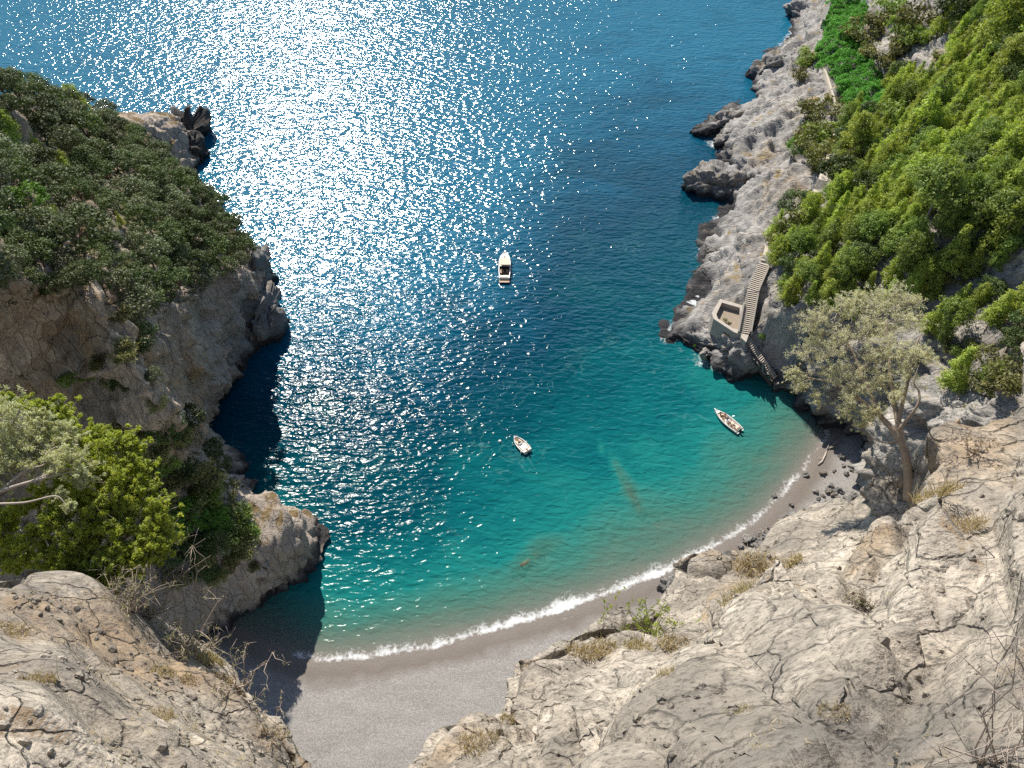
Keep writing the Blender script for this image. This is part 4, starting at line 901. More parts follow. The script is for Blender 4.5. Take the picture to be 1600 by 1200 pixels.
ribbon_wall('path', [(1290, 262), (1286, 282), (1278, 298), (1268, 310), (1258, 322), (1250, 338)], .12, 2.0, M_PATH, 'pale dusty footpath crossing the slope', None)['kind'] = 'structure'
ribbon_wall('path', [(1202, 384), (1200, 396), (1196, 408)], .1, 1.8, M_PATH, 'pale path leading down to the stair head', None)['kind'] = 'structure'
q = P(1350, 6, 18); mb = MB()
for s_ in (0, 1.5):
    pts = [q + Vector((s_ + 1.1 * math.cos(a) * .8, s_ * .3, 1.0 + 2.0 * math.sin(a))) for a in np.linspace(-.35, math.pi + .35, 14)]
    mb.tube(pts, .16, 6)
tag(mb.build('arch_frame', plain('white_paint', (.75, .75, .73), .5)), 'pair of white looped frames beyond the green crop terrace', 'frame')

# ================================================================== people and boats
SK = {k: plain('skin_' + k, c, .55, var=.05) for k, c in {'tan': (.42, .24, .15), 'fair': (.55, .34, .24)}.items()}
CL = {k: plain('cloth_' + k, c, .8, var=.08) for k, c in {'black': (.02, .02, .025), 'red': (.42, .05, .04), 'blue': (.05, .10, .28), 'white': (.7, .7, .68)}.items()}
HAIR = plain('dark_hair', (.025, .018, .014), .6)
def skin_body(name, nodes, edges, mat, parent=None, sub=1):
    me = bpy.data.meshes.new(name); me.from_pydata([n[0] for n in nodes], edges, []); o = bpy.data.objects.new(name, me); COL.objects.link(o); me.materials.append(mat)
    if parent: o.parent = parent
    o.modifiers.new('skin', 'SKIN'); sv = me.skin_vertices[0].data
    for i, n in enumerate(nodes): sv[i].radius = (n[1], n[1] * (n[2] if len(n) > 2 else 1)); sv[i].use_root = i == 0
    s = o.modifiers.new('smooth', 'SUBSURF'); s.levels = sub; s.render_levels = sub
    dg = bpy.context.evaluated_depsgraph_get(); me2 = bpy.data.meshes.new_from_object(o.evaluated_get(dg)); o.modifiers.clear(); o.data = me2
    me2.polygons.foreach_set('use_smooth', [True] * len(me2.polygons)); bpy.data.meshes.remove(me); me2.name = name
    return o
def person(pose, label, loc, rz, skin, cloth, group):
    root = thing('person', label, 'person', loc, rz, group)
    if pose == 'sit':      # origin at the seat; faces +x
        J = [((0, 0, .08), .13, .8), ((.0, 0, .3), .115, .75), ((-.02, 0, .48), .125, .7), ((0, 0, .58), .05), ((.02, 0, .68), .075), ((.035, 0, .78), .085), ((.03, 0, .86), .06),
             ((0, .17, .50), .05), ((.06, .24, .26), .04), ((.26, .20, .16), .032), ((.36, .17, .16), .035), ((0, -.17, .50), .05), ((.05, -.25, .26), .04), ((.24, -.16, .14), .032), ((.34, -.12, .14), .035),
             ((.06, .10, .06), .085), ((.42, .13, .07), .065), ((.46, .13, -.34), .045), ((.60, .13, -.40), .035), ((.06, -.10, .06), .085), ((.42, -.14, .07), .065), ((.44, -.14, -.34), .045), ((.58, -.14, -.40), .035)]
        tor = [((0, 0, .06), .16, .85), ((.0, 0, .3), .128, .78), ((-.02, 0, .46), .138, .72)]
    else:                  # lying on the back, head towards -x
        J = [((0, 0, .12), .13, .8), ((-.22, 0, .12), .115, .8), ((-.42, 0, .14), .125, .75), ((-.52, 0, .16), .05), ((-.62, 0, .18), .075), ((-.70, 0, .19), .085), ((-.78, 0, .18), .06),
             ((-.44, .17, .13), .05), ((-.30, .32, .08), .04), ((-.08, .30, .07), .032), ((.02, .28, .07), .035), ((-.44, -.17, .13), .05), ((-.55, -.36, .08), .04), ((-.76, -.24, .10), .032), ((-.82, -.14, .12), .035),
             ((.08, .10, .12), .085), ((.48, .13, .22), .065), ((.88, .12, .09), .045), ((.96, .12, .17), .035), ((.08, -.10, .12), .085), ((.50, -.12, .12), .065), ((.92, -.15, .08), .045), ((1.0, -.16, .16), .035)]
        tor = [((.04, 0, .12), .155, .85), ((-.22, 0, .12), .128, .82), ((-.42, 0, .14), .137, .78)]
    E = [(0, 1), (1, 2), (2, 3), (3, 4), (4, 5), (5, 6), (2, 7), (7, 8), (8, 9), (9, 10), (2, 11), (11, 12), (12, 13), (13, 14), (0, 15), (15, 16), (16, 17), (17, 18), (0, 19), (19, 20), (20, 21), (21, 22)]
    skin_body('body', J, E, SK[skin], root)
    skin_body('clothing', tor, [(0, 1), (1, 2)], CL[cloth], root)
    h = Vector(J[5][0]); v, f = ICO[3]
    up = Vector((-.02, 0, .05)) if pose == 'sit' else Vector((-.05, 0, .0))
    mesh_np('hair', v * np.array([.098, .092, .095]), f, HAIR, root, smooth=True, loc=h + up)
    return root
M_HULL = plain('white_gelcoat', (.80, .78, .74), .25, spec=.5, var=.03); M_DECK = plain('cream_deck', (.72, .64, .54), .55, var=.06); M_CUSH = plain('beige_cushion', (.62, .50, .38), .8, var=.06)
M_WOOD = plain('varnished_wood', (.28, .15, .07), .4, var=.15); M_MOTOR = plain('black_motor_cowl', (.02, .02, .022), .35); M_RAIL = plain('stainless_steel', (.6, .6, .62), .25, 1.0); M_RUB = plain('grey_rubber', (.22, .22, .22), .7); M_GLASS = plain('dark_windscreen', (.02, .03, .035), .1, spec=.8); M_DARK = plain('dark_cabin_floor', (.07, .05, .04), .6)
def hull_sec(L_, B, x):       # half breadth at the gunwale along the hull, x from 0 (stern) to 1 (bow)
    return B / 2 * (min(1, .86 + .5 * x) if x < .4 else max(0.0, 1 - ((x - .4) / .6) ** (4.2 if L_ > 8 and B > 2.8 else 2.3)))
def boat_hull(L_, B, H, par, deckto=.0, wall=.12, nst=26, sheer=.25, fl=.22):
    xs = [i / (nst - 1) for i in range(nst)]; mb = MB(); v = []; rowlen = 0
    for x in xs:
        b = max(hull_sec(L_, B, x), .03); g = H * (.72 + sheer * x * x); X = x * L_
        row = [(X, -b * .0, -.35 * (1 - x * .3)), (X - .06 * 0, b * .62, -.2 + .15 * x), (X, b * .9, g * .35), (X, b, g)]
        bi_ = max(b - wall, .015)
        inner = [(X, bi_, g), (X, bi_ * .94, fl)]
        half = row + inner; full = [(p[0], -p[1], p[2]) for p in half[::-1]] + half[1:] if False else None
        ring = [(p[0], p[1], p[2]) for p in half[1:]] ; left = [(p[0], -p[1], p[2]) for p in half[1:]][::-1]
        v += left + [half[0]] + ring; rowlen = len(left) + 1 + len(ring)
    f = []
    for i in range(nst - 1):
        for j in range(rowlen - 1): f.append((i * rowlen + j, i * rowlen + j + 1, (i + 1) * rowlen + j + 1, (i + 1) * rowlen + j))
    f.append(tuple(j for j in range(1, rowlen - 1)))
    mb.add(v, f); return mb.build('hull', M_HULL, par, smooth=False)
def floor_mesh(L_, B, z, par, x0, x1, mat, name, inset=.14, n=18, thick=.06):
    v = []; f = []
    for i in range(n):
        x = x0 + (x1 - x0) * i / (n - 1); b = max(hull_sec(L_, B, x) - inset, .01)
        v += [(x * L_, -b, z), (x * L_, b, z), (x * L_, b, z - thick), (x * L_, -b, z - thick)]
    for i in range(n - 1):
        for j in range(4): f.append((4 * i + j, 4 * i + (j + 1) % 4, 4 * i + 4 + (j + 1) % 4, 4 * i + 4 + j))
    f += [(0, 1, 2, 3), (4 * n - 1, 4 * n - 2, 4 * n - 3, 4 * n - 4)]
    mb = MB(); mb.add(v, f); return mb.build(name, mat, par)
def outboard(par, x, y, z):
    mb = MB(); mb.box((x - .22, y, z + .12), (.42, .34, .5), taper=.8); o = mb.build('outboard_motor', M_MOTOR, par, bevel=.04)
    mb = MB(); mb.box((x - .26, y, z - .5), (.16, .1, .8)); mb.build('motor_leg', M_MOTOR, o)
def rail(par, pts, r=.025): mb = MB(); mb.tube(pts, r, 6); return mb.build('rail', M_RAIL, par)
def place(root, bow, stern):
    a = P(*bow, .55); b = P(*stern, .4); d = a - b; root.location = (b.x, b.y, 0); root.rotation_euler = (0, 0, math.atan2(d.y, d.x)); return d.length
# open motor boat with passengers (right)
b3 = thing('motor_boat', 'slender open white boat carrying several people in the right corner', 'boat', group='boats in the bay')
L3 = place(b3, (1117, 641), (1155, 673)); B3 = 2.35; H3 = .95
boat_hull(L3, B3, H3, b3); floor_mesh(L3, B3, .26, b3, .02, .84, M_DECK, 'deck'); floor_mesh(L3, B3, H3 * .86, b3, .84, .985, M_HULL, 'foredeck', .06)
def cushion(par, c, d, mat=M_CUSH, name='cushion'): mb = MB(); mb.box(c, d); return mb.build(name, mat, par, bevel=.04)
cushion(b3, (L3 * .76, 0, .48), (L3 * .1, 1.0, .36)); cushion(b3, (L3 * .66, .62, .44), (L3 * .16, .38, .34)); cushion(b3, (L3 * .66, -.62, .44), (L3 * .16, .38, .34)); cushion(b3, (L3 * .12, 0, .5), (.6, 1.6, .42)); cushion(b3, (L3 * .30, 0, .5), (.5, 1.3, .4))
mb = MB(); mb.box((L3 * .45, .1, .72), (.55, .7, .9), taper=.8); cn = mb.build('console', M_HULL, b3, bevel=.05); mb = MB(); mb.box((L3 * .45 + .25, .1, 1.25), (.06, .62, .3)); mb.build('windscreen', M_GLASS, cn)
outboard(b3, 0, .0, H3 * .8); mb = MB(); mb.box((-.2, .72, .42), (.4, .5, .08)); mb.box((-.2, -.72, .42), (.4, .5, .08)); mb.build('swim_step', M_HULL, b3)
mb = MB(); mb.box((L3 * 1.0, 0, H3 * .98), (.5, .2, .06)); mb.build('bow_roller', M_HULL, b3)
rail(b3, [(L3 * .5, -B3 / 2 - .02, .9), (L3 * .45, -B3 / 2 - .5, 1.1), (L3 * .40, -B3 / 2 - .5, .6)], .04)
def aboard(b, x, y, z, pose, label, rz, skin, cloth):
    m = Matrix.Rotation(b.rotation_euler.z, 3, 'Z'); person(pose, label, Vector(b.location) + m @ Vector((x, y, z)), b.rotation_euler.z + rz, skin, cloth, 'people aboard the boats')
aboard(b3, L3 * .76, .15, .68, 'sit', 'person seated nearest the bow of the crowded right boat', 3.0, 'tan', 'black')
aboard(b3, L3 * .66, -.62, .62, 'sit', 'person on the near side bench of the crowded right boat', 1.5, 'tan', 'red')
aboard(b3, L3 * .60, .60, .62, 'sit', 'person on the far side bench of the crowded right boat', -1.6, 'fair', 'black')
aboard(b3, L3 * .34, .25, .72, 'sit', 'person in black at the helm of the crowded right boat', .1, 'tan', 'black')
aboard(b3, L3 * .14, .45, .72, 'sit', 'person seated at the stern of the crowded right boat', .2, 'fair', 'white')
# small motor boat (middle)
b2 = thing('motor_boat', 'small white motor boat with one sunbather in the middle of the bay', 'boat', group='boats in the bay')
L2 = place(b2, (803, 682), (825, 706)); B2 = 2.2; H2 = .85
boat_hull(L2, B2, H2, b2); floor_mesh(L2, B2, .24, b2, .02, .9, M_DECK, 'deck'); floor_mesh(L2, B2, H2 * .86, b2, .9, .985, M_HULL, 'foredeck', .06)
cushion(b2, (L2 * .70, 0, .40), (L2 * .30, 1.25, .28), M_CUSH, 'sunpad'); cushion(b2, (L2 * .30, 0, .5), (L2 * .3, 1.5, .4), M_DECK); cushion(b2, (L2 * .06, .55, .55), (.5, .8, .5), M_DECK); cushion(b2, (L2 * .06, -.55, .55), (.5, .8, .5), M_DECK)
mb = MB(); mb.box((L2 * .5, .2, .62), (.5, .75, .75), taper=.8); cn = mb.build('console', M_HULL, b2, bevel=.05); mb = MB(); mb.box((L2 * .5 + .2, .2, 1.06), (.06, .7, .25)); mb.build('windscreen', M_GLASS, cn)
outboard(b2, 0, 0, H2 * .75)
for s_, x_ in ((-1, .45), (-1, .2), (1, .15), (1, .75)):
    mb = MB(); mb.tube([(L2 * x_, s_ * (B2 / 2 + .1), .75), (L2 * x_, s_ * (B2 / 2 + .14), .6), (L2 * x_, s_ * (B2 / 2 + .14), .2), (L2 * x_, s_ * (B2 / 2 + .12), .1)], [.04, .12, .12, .04], 8); mb.build('fender', M_HULL, b2, smooth=True)
rail(b2, [(L2 * .8, -.7, .8), (L2 * .9, -.5, 1.05), (L2 * 1.02, 0, 1.1), (L2 * .9, .5, 1.05), (L2 * .8, .7, .8)])
aboard(b2, L2 * .72, 0, .52, 'lie', 'person sunbathing on the bow cushion of the small middle boat', 3.3, 'tan', 'black')
# cabin boat (far)
b1 = thing('cabin_boat', 'larger cream cabin boat with dark open cockpit lying in the sun glitter', 'boat', group='boats in the bay')
L1 = place(b1, (789, 397), (788, 437)); B1 = 3.0; H1 = 1.35
boat_hull(L1, B1, H1, b1, fl=.4, wall=.22); floor_mesh(L1, B1, .45, b1, .02, .5, M_DARK, 'cockpit_floor', .2); floor_mesh(L1, B1, H1 * .84, b1, .44, .985, M_DECK, 'foredeck', .12)
mb = MB(); mb.box((L1 * .60, 0, H1 + .15), (L1 * .26, 1.9, .62), taper=.86); cab = mb.build('cabin', M_DECK, b1, bevel=.08)
mb = MB(); mb.box((L1 * .49, 0, H1 + .85), (L1 * .26, 2.3, .08)); mb.build('roof', M_CUSH, cab, bevel=.03)
mb = MB(); mb.box((L1 * .585, 0, H1 + .62), (.08, 1.7, .4)); mb.build('windscreen', M_GLASS, cab)
for x_ in (.66, .78):
    mb = MB(); mb.box((L1 * x_, 0, H1 * (1.0 if x_ > .7 else 1.36)), (.42, .42, .08)); mb.build('hatch', M_GLASS, b1, bevel=.02)
for s_ in (-1, 1):
    mb = MB(); mb.box((L1 * .45, s_ * .98, H1 + .4), (.08, .06, .9)); mb.build('roof_post', M_RAIL, cab)
    for x_ in (.36, .62, .74):
        mb = MB(); b_ = hull_sec(L1, B1, x_); mb.tube([(L1 * x_, s_ * (b_ + .1), 1.15), (L1 * x_, s_ * (b_ + .16), .95), (L1 * x_, s_ * (b_ + .16), .35), (L1 * x_, s_ * (b_ + .12), .2)], [.05, .15, .15, .05], 8); mb.build('fender', M_RUB, b1, smooth=True)
cushion(b1, (L1 * .07, 0, .72), (.7, 2.2, .5), M_DECK, 'stern_bench'); cushion(b1, (L1 * .27, .8, .7), (1.3, .5, .5), M_WOOD, 'side_bench'); cushion(b1, (L1 * .30, -.7, .7), (1.0, .6, .5), M_WOOD, 'helm_seat')
mb = MB(); mb.box((-.55, 0, .42), (1.1, 2.5, .1)); mb.build('swim_platform', M_WOOD, b1)
rail(b1, [(L1 * .62, -1.4, H1), (L1 * .75, -1.2, H1 + .55), (L1 * 1.0, 0, H1 + .65), (L1 * .75, 1.2, H1 + .55), (L1 * .62, 1.4, H1)])
mb = MB(); mb.box((L1 * 1.02, 0, H1 * .98), (.7, .35, .08)); mb.build('bow_platform', M_HULL, b1)
aboard(b1, L1 * .27, .7, .95, 'sit', 'person sitting in the dark cockpit of the far cabin boat', -1.4, 'tan', 'white')
# mooring buoy
c0 = P(781, 690, 0); v, f = ICO[3]
tag(mesh_np('mooring_buoy', v * .32, f, M_HULL, smooth=True, loc=(c0.x, c0.y, .12)), 'small white mooring buoy floating left of the middle boat', 'buoy')
# ================================================================== plants of the foreground
def curve(a, b, sag, rng, n=5, wob=.12):
    a, b = Vector(a), Vector(b); l = (b - a).length; out = []
    for i in range(n + 1):
        u = i / n; p = a.lerp(b, u) + Vector((0, 0, sag * l * math.sin(math.pi * u)))
        if 0 < i < n: p += Vector(rng.normal(size=3)) * l * wob * .4
        out.append(p)
    return out
def near_tree(name, label, cat, limbs, clumps, bark, leafm, seed, per, size, twigs=7, aspect=.3, rad0=.1, up=.4, dens=1.0, foot=None):
    """limbs: lists of (px,py,depth,radius); clumps: (px,py,depth,radius_px)"""
    rng = np.random.default_rng(seed); mb = MB(); nodes = []
    base = foot or D(*limbs[0][0][:3]); root = thing(name, label, cat, base)
    for lb in limbs:
        pts = [D(*q[:3]) - base for q in lb]; k = np.array([[tuple(p)] for p in pts]); t = np.linspace(0, len(pts) - 1, len(pts) * 4)
        sm = cr(k, t, .5)[:, 0]; rr = np.interp(t, range(len(pts)), [q[3] for q in lb])
        mb.tube([Vector(s) for s in sm], list(rr), 8); nodes += [(Vector(s), r) for s, r in zip(sm, rr)]
    lim = mb.build('trunk', bark, root, smooth=True)
    tw = MB(); cs = []; rs = []
    for px, py, d, rp in clumps:
        c = D(px, py, d) - base; r = rp * d / F
        cand = sorted(nodes, key=lambda q: (q[0] - c).length + .6 * q[1])[:6]; nd = cand[rng.integers(2)][0]
        br = curve(nd, c, .05, rng, 5); tw.tube(br, list(np.linspace(.024, .010, 6) * (r / .5)), 5)
        for k in range(twigs):
            dv = Vector(rng.normal(size=3)) + Vector((0, 0, up)) + (c - nd).normalized() * .6; dv.normalize()
            e = c + dv * r * rng.uniform(.55, 1.15); s_ = br[rng.integers(3, 6)]
            tb = curve(s_, e, .06, rng, 4); tw.tube(tb, [.010, .008, .006, .005, .003], 4)
            cs += [tb[3][:], tb[4][:], tb[2][:]]; rs += [r * .30, r * .22, r * .24]
            for m_ in range(3):
                e2 = e + Vector(rng.normal(size=3)) * r * .35 + Vector((0, 0, .1 * r)); tw.tube([tb[2 + m_ % 3], (tb[2 + m_ % 3] + e2) / 2, e2], [.006, .004, .002], 3); cs.append(e2[:]); rs.append(r * .2)
    tw.build('twigs', M_SILV, root, smooth=True)
    v, f, tn = leaves(cs, rs, per, size, rng, (1, 1, 1), .3, .5, .3, aspect)
    mesh_np('crown', v, f, leafm, root, attrs={'tint': tn}); return root
M_TAN = plain('tan_bark', (.30, .235, .17), .9, var=.35, scale=9)
M_SILV = plain('silvery_bark', (.38, .33, .27), .9, var=.3, scale=9)
M_FEATH = leaf_mat('feathery_leaves', (.46, .46, .31), (.76, .76, .56), .4, .2, .02)
M_SAGE = leaf_mat('sage_leaves', (.36, .38, .22), (.62, .64, .42), .4, .2, .02)
M_JUN = leaf_mat('juniper_leaves', (.20, .25, .035), (.47, .50, .09), .5, .25, .08)
DT = 20.0
h0 = hit(1420, 772, [BV_FR]); FT = h0[0] if h0 else D(1420, 772, 20); DT = proj(FT)[2]; print('tree depth', DT)
K = DT / 19.5
near_tree('feathery_tree', 'pale feathery tree with tan trunk leaning over the right cliff edge', 'tree',
  [[(1420, 780, DT + .1, .15), (1419, 745, DT, .115), (1415, 712, DT - .1, .105), (1409, 690, DT - .1, .10), (1404, 662, DT - .1, .085), (1398, 630, DT, .06), (1392, 590, DT, .045), (1388, 540, DT + .2, .03), (1385, 500, DT + .3, .015)],
   [(1411, 696, DT - .1, .09), (1392, 668, DT, .075), (1372, 648, DT + .2, .06), (1345, 625, DT + .4, .045), (1305, 600, DT + .6, .03), (1262, 590, DT + .8, .015)],
   [(1404, 660, DT - .1, .06), (1410, 630, DT - .2, .05), (1420, 590, DT - .3, .04), (1430, 545, DT - .3, .025), (1440, 520, DT - .3, .012)],
   [(1404, 672, DT - .2, .05), (1418, 655, DT - .4, .04), (1434, 632, DT - .6, .032), (1436, 612, DT - .6, .026), (1428, 598, DT - .6, .02), (1436, 570, DT - .6, .012)],
   [(1380, 655, DT + .1, .05), (1352, 600, DT + .3, .04), (1330, 545, DT + .6, .028), (1300, 505, DT + .8, .014)],
   [(1398, 640, DT, .04), (1370, 575, DT + .6, .03), (1350, 510, DT + 1, .016)],
   [(1404, 690, DT - .1, .03), (1375, 690, DT + .2, .02), (1345, 672, DT + .4, .012)]],
  [(x, y, DT + dd, r * .86) for x, y, dd, r in ((1268, 505, .9, 26), (1292, 497, .9, 26), (1255, 600, .9, 20), (1262, 555, .9, 26), (1290, 555, .7, 30), (1318, 540, .6, 30), (1345, 530, .6, 32), (1300, 590, .7, 26), (1330, 582, .4, 28), (1360, 565, .3, 30), (1388, 545, .2, 28), (1330, 620, .4, 24), (1352, 605, .3, 26), (1375, 595, .2, 24), (1350, 645, .3, 22), (1320, 645, .5, 16), (1410, 560, -.2, 26), (1430, 545, -.3, 26), (1420, 590, -.3, 22), (1445, 560, -.5, 20), (1340, 495, .9, 28), (1365, 490, .9, 30), (1395, 505, .4, 28), (1375, 520, .6, 26), (1318, 480, 1.0, 22), (1395, 470, 1.3, 26), (1420, 475, 1.3, 26), (1372, 468, 1.3, 22), (1345, 470, 1.2, 20), (1420, 505, .6, 22), (1240, 585, 1.0, 14), (1400, 620, -.2, 18), (1345, 670, .4, 16), (1368, 640, .2, 18), (1285, 525, .9, 24), (1275, 620, .8, 14))],
  M_TAN, M_FEATH, 5, 17, .025 * K, 13, .22, foot=FT)
# left: silvery tree from outside the frame
DL = 13.2
near_tree('silvery_tree', 'silvery leaved tree reaching in from the left edge with bare pale branches', 'tree',
  [[(-140, 965, 10.7, .15), (-128, 915, 11.4, .12), (-105, 850, DL - .8, .09), (-60, 795, DL - .2, .055), (0, 768, DL, .034), (50, 752, DL + .1, .024), (90, 742, DL + .2, .016), (120, 735, DL + .3, .008)],
   [(-60, 795, DL - .2, .035), (-10, 788, DL - .2, .024), (40, 785, DL - .2, .017), (85, 775, DL - .2, .013), (100, 785, DL - .2, .009), (108, 800, DL - .2, .008)],
   [(-90, 825, DL - .5, .07), (-50, 740, DL + .2, .06), (-20, 690, DL + .4, .045), (20, 660, DL + .6, .03), (30, 640, DL + .6, .012)],
   [(0, 768, DL, .025), (40, 735, DL + .2, .018), (70, 725, DL + .3, .013), (78, 700, DL + .4, .01)],
   [(50, 752, DL + .1, .03), (85, 738, DL + .3, .022), (125, 730, DL + .4, .012)]],
  [(x, y, DL + dd, r * 1.15) for x, y, dd, r in ((10, 655, .6, 30), (35, 670, .6, 30), (-15, 640, .6, 30), (55, 690, .5, 28), (15, 700, .4, 32), (45, 712, .4, 26), (-10, 720, .3, 34), (-40, 680, .5, 40), (100, 695, .5, 22), (115, 715, .4, 22), (95, 720, .3, 24), (130, 735, .4, 20), (125, 752, .4, 14), (-40, 740, .2, 34), (15, 735, .2, 24), (75, 675, .6, 18), (100, 680, .6, 16), (108, 795, -.2, 8), (90, 775, -.1, 8), (60, 655, .6, 16), (-50, 640, .6, 30), (-20, 770, .1, 26), (30, 690, .9, 30), (70, 705, .8, 26), (0, 675, 1, 30), (60, 730, .5, 20))],
  M_SILV, M_SAGE, 6, 30, .026, 9, .3)
# left: juniper bush
DJ = 14.0
jc = [(75, 655, .8, 22), (90, 670, .8, 26), (105, 685, .7, 22), (85, 640, .8, 14), (145, 680, .8, 18), (140, 695, .7, 18), (160, 720, .5, 26), (185, 710, .5, 24), (200, 700, .5, 18), (200, 735, .4, 24), (165, 750, .3, 30), (195, 765, .2, 28), (215, 745, .4, 16), (140, 775, .2, 30), (175, 790, .1, 32), (205, 795, .2, 26), (225, 770, .3, 16), (115, 800, 0, 30), (150, 820, 0, 32), (185, 828, 0, 32), (215, 820, .1, 28), (240, 805, .2, 24), (250, 830, .2, 22), (80, 825, -.1, 28), (110, 850, -.1, 30), (145, 860, -.1, 30), (180, 865, -.1, 28), (210, 855, 0, 26), (238, 850, .1, 22), (60, 790, .1, 24), (95, 770, .2, 26), (50, 850, -.1, 24), (85, 875, -.1, 22), (120, 890, -.2, 24), (160, 895, -.2, 24), (195, 890, -.1, 22), (15, 640, 1.0, 18), (5, 650, 1.0, 18), (130, 740, .4, 24), (25, 810, .2, 22), (0, 840, .1, 24), (215, 885, -.1, 16), (20, 870, .1, 20)]
near_tree('juniper_bush', 'big yellow green juniper bush above the left foreground slab', 'bush',
  [[(95, 935, DJ - .2, .10), (110, 890, DJ, .08), (125, 840, DJ, .06), (150, 780, DJ + .2, .04), (175, 730, DJ + .4, .015)], [(110, 890, DJ, .06), (160, 860, DJ - .1, .04), (215, 830, DJ, .015)], [(110, 890, DJ, .06), (80, 850, DJ, .04), (60, 790, DJ + .3, .03), (80, 700, DJ + .7, .012)], [(120, 850, DJ, .05), (180, 800, DJ + .1, .03), (235, 815, DJ + .2, .012)]],
  [(x, y, DJ + dd, r * 1.12) for x, y, dd, r in jc] + [(x + 12, y + 10, DJ + dd + .5, r) for x, y, dd, r in jc[::2]], M_BARK, M_JUN, 8, 44, .032, 10, .34, up=.7)
# dead twiggy bush at the slab edge
def twig_bush(name, label, cat, px, py, d, rpx, bark, leafm, seed, n=16, per=5, size=.02, spread=(1, .25, 1), tip=True, hgt=1.0, lean=0.0):
    rng = np.random.default_rng(seed)
    h = hit(px, py, [BV_FL, BV_FR]); base = h[0] - Vector((0, 0, .05)) if h else D(px, py, d)
    d = proj(base)[2]; r = rpx * d / F; root = thing(name, label, cat, base); mb = MB(); cs = []; rs = []
    for k in range(n):
        e = Vector((rng.normal() * .55 * spread[0] + lean, rng.normal() * .45, abs(rng.normal()) * .45 + .55 * hgt)) * r
        b = curve((0, 0, 0), e, .04, rng, 5, .15); mb.tube(b, list(np.array([.014, .011, .009, .007, .005, .003]) * min(1.4, r / .6) * min(1, d / 11)), 5)
        for m_ in range(5):
            s_ = b[2 + m_ % 4]; q = s_ + Vector((rng.normal() * .3, rng.normal() * .3, abs(rng.normal()) * .28)) * r
            mb.tube(curve(s_, q, .05, rng, 3), list(np.array([.006, .005, .004, .002]) * min(1, d / 11)), 4); cs.append(q[:]); rs.append(r * .1); cs.append(((s_ + q) / 2)[:]); rs.append(r * .09)
            for z_ in range(2):
                q2 = q + Vector((rng.normal() * .14, rng.normal() * .14, rng.normal() * .1 + .06)) * r; mb.tube([q, (q + q2) / 2, q2], [.004, .003, .002], 3)
        cs.append(e[:]); rs.append(r * .12)
    mb.build('branches', bark, root, smooth=True)
    if per:
        v, f, tn = leaves(cs, rs, per, size, rng, (1, 1, 1), .2, .5, .2, .4); mesh_np('leaves', v, f, leafm, root, attrs={'tint': tn})
    return root
M_TWIG = plain('dead_twig', (.36, .29, .24), .9, var=.25, scale=8)
M_OLIVE = leaf_mat('grey_olive_leaves', (.17, .16, .08), (.36, .34, .2), .3, .2, .05)
M_LIME = leaf_mat('lime_leaves', (.16, .24, .02), (.36, .44, .06), .4, .2, .03)
M_STRAW = leaf_mat('straw_blades', (.30, .235, .15), (.52, .43, .30), .3, .1, .05)
twig_bush('dead_bush', 'bare twiggy dead bush at the edge of the juniper', 'bush', 236, 962, 15, 85, M_TWIG, M_OLIVE, 31, 22, 2, .02, lean=.25)
twig_bush('olive_shrub', 'sparse grey green shrub on the rim of the left slab', 'shrub', 205, 955, 15, 60, M_TWIG, M_OLIVE, 32, 16, 6, .02)
twig_bush('olive_shrub', 'second grey green shrub further down the left slab rim', 'shrub', 292, 1022, 15, 60, M_TWIG, M_OLIVE, 33, 18, 7, .02)
twig_bush('slender_shrub', 'slender upright shrub against the shaded beach', 'shrub', 372, 1085, 14.5, 62, M_TWIG, M_OLIVE, 34, 7, 7, .018, hgt=1.3)
twig_bush('slender_shrub', 'small dry shrub lowest on the left slab rim', 'shrub', 425, 1152, 13, 30, M_TWIG, M_STRAW, 35, 8, 5, .018)
twig_bush('leafy_shrub', 'sparse lime green shrub on the right slope rim against the beach', 'shrub', 1012, 990, 20, 52, M_BARK, M_LIME, 36, 12, 9, .035, lean=-.25)
twig_bush('dry_shrub', 'thin upright dry shrub behind the tree at the cliff rim', 'shrub', 1518, 708, 17, 26, M_TWIG, M_STRAW, 37, 6, 4, .02, hgt=1.3)
twig_bush('dead_branch', 'pale dead branch lying on the soil right of the feathery tree', 'branch', 1490, 722, 18.5, 22, M_TWIG, M_STRAW, 38, 3, 0, lean=-.8, hgt=.3)
twig_bush('dead_bush', 'bare pale twigs rising at the lower right edge', 'bush', 1533, 1190, 5, 170, M_TWIG, M_STRAW, 39, 8, 0, hgt=1.6, lean=-.1)
twig_bush('grey_tussock', 'grey green tussock alone on the right rock slope', 'grass tuft', 1345, 945, 15, 20, M_TWIG, M_OLIVE, 40, 20, 3, .015)
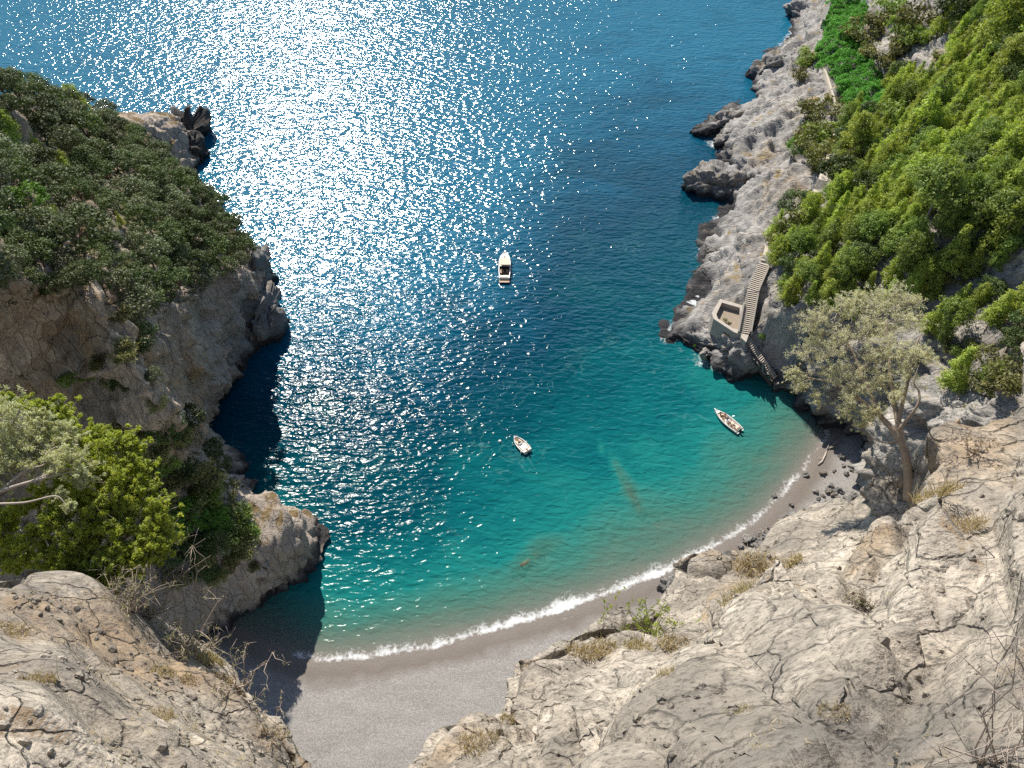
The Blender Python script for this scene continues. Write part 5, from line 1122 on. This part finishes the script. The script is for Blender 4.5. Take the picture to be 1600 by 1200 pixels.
# dry grass tufts
def tuft(label, px, py, wpx, seed, n=260, mat=None):
    rng = np.random.default_rng(seed); h = hit(px, py, [BV_FL, BV_FR])
    if not h: print('no tuft', px, py); return
    base = h[0]; d = proj(base)[2]; r = wpx * d / F / 2; nr = h[1] if h[1].z > 0 else -h[1]
    tx = nr.cross(Vector((0, 1, .3))).normalized(); ty = nr.cross(tx); v = []; f = []; tn = []
    for i in range(n):
        a = rng.random() * 6.28; q = math.sqrt(rng.random()) * r; b = tx * math.cos(a) * q + ty * math.sin(a) * q * .7 - nr * .04
        l = r * rng.uniform(.35, .8); dr = (Vector((0, 0, 1)) + nr * .4 + Vector(rng.normal(size=3)) * .45).normalized(); s_ = dr.cross(Vector(rng.normal(size=3))).normalized() * .006 * d / 12
        m_ = b + dr * l * .6; e = b + dr * l + Vector(rng.normal(size=3)) * l * .2 - Vector((0, 0, l * .15)); k = len(v)
        v += [b - s_, b + s_, m_ + s_ * .8, m_ - s_ * .8, e + s_ * .2, e - s_ * .2]; f += [(k, k + 1, k + 2, k + 3), (k + 3, k + 2, k + 4, k + 5)]; tn += [rng.random()] * 6
    o = mesh_np('dry_grass_tuft', np.array([tuple(x) for x in v]), np.array(f), mat or M_STRAW, attrs={'tint': tn}, loc=base); tag(o, label, 'grass tuft', 'dry grass tufts on the near cliffs')
for i, (x, y, wd, lb) in enumerate(((915, 1018, 60, 'straw tuft at the rim left of the lime shrub'), (945, 1012, 50, 'reddish straw tuft just under the lime shrub on its left'), (1000, 1010, 56, 'brown tuft below the roots of the lime shrub'), (1052, 1005, 50, 'tall straw tuft right of the lime shrub'), (1040, 1050, 40, 'straw tuft in the crack below the lime shrub'), (755, 1165, 80, 'broad rusty tuft at the bottom rim of the right slope'), (795, 1122, 26, 'small tuft on the rim above the broad rusty tuft'), (1180, 885, 70, 'dry tuft on the rim beside the middle beach boulders'), (1150, 930, 80, 'wide dry patch on the upper right slope below the rim'), (1235, 880, 50, 'dry tuft on the right slope below the far boulders'), (1460, 770, 80, 'dry grass on the soil right of the feathery trunk'), (1500, 820, 70, 'rusty dry tuft under the block behind the trunk'), (255, 1050, 40, 'orange straw tuft on the left slab'), (295, 1062, 30, 'pale straw tuft on the left slab toward the rim'), (250, 1118, 50, 'dry tuft in the soil patch of the left slab'), (20, 985, 70, 'straw tuft at the left frame edge'), (330, 1030, 50, 'dry tuft on the rim above the slender shrub'), (350, 1065, 40, 'dry tuft along the rim beside the slender shrub'), (60, 1060, 60, 'straw tuft in the middle of the left soil'), (1300, 1110, 50, 'dry tuft low on the right slope'), (1150, 1110, 50, 'dry tuft near the long crack of the right slope'))):
    tuft(lb, x, y, wd, 50 + i)
# loose stones on the near slabs
def keep_s(p, nz): 
    n = fbm(p * .7, 3); return (np.linalg.norm(p - np.array(CAM), axis=1) > 4) * (n > .05) * (p[:, 2] > 95) * 1.0
def pebbles(g, dens, seed, label, smin=.015, smax=.05):
    rng = np.random.default_rng(seed); c = scatter(g, keep_s, dens, rng); v0, f0 = ICO[3] if False else ico(1); n = len(c)
    s = rng.uniform(smin, smax, n) * rng.choice([1, 1, 1, 1.8], n); sc = s[:, None] * rng.uniform(.6, 1.2, (n, 3))
    v = (v0[None] * (1 + .35 * rng.normal(size=(n, len(v0), 1)) * .5) * sc[:, None, :] + c[:, None, :]).reshape(-1, 3)
    f = (f0[None] + (np.arange(n) * len(v0))[:, None, None]).reshape(-1, 3)
    o = mesh_np('loose_stones', v, f, M_FG); o['kind'] = 'stuff'; tag(o, label)
pebbles(gFL, 26, 71, 'loose stones and rubble on the left foreground slab'); pebbles(gFR, 9, 72, 'loose stones and rubble on the right foreground slope')
# dead straw and leaf litter lying in the soil
def litter(g, dens, seed, label):
    rng = np.random.default_rng(seed)
    def kp(p, nz): n = fbm(p * .5 + 9, 3); return (n > .08) * (np.linalg.norm(p - np.array(CAM), axis=1) > 4) * (p[:, 2] > 100) * 1.0
    c = scatter(g, kp, dens, rng); v, f, tn = leaves(c, np.full(len(c), .10), 9, .035, rng, (1, 1, .5), .0, 1.2, .2, .12)
    o = mesh_np('straw_litter', v, f, M_STRAW, attrs={'tint': tn}); o['kind'] = 'stuff'; tag(o, label)
litter(gFL, 14, 81, 'dry straw and litter strewn over the left slab'); litter(gFR, 5, 82, 'dry straw and litter strewn over the right slope')
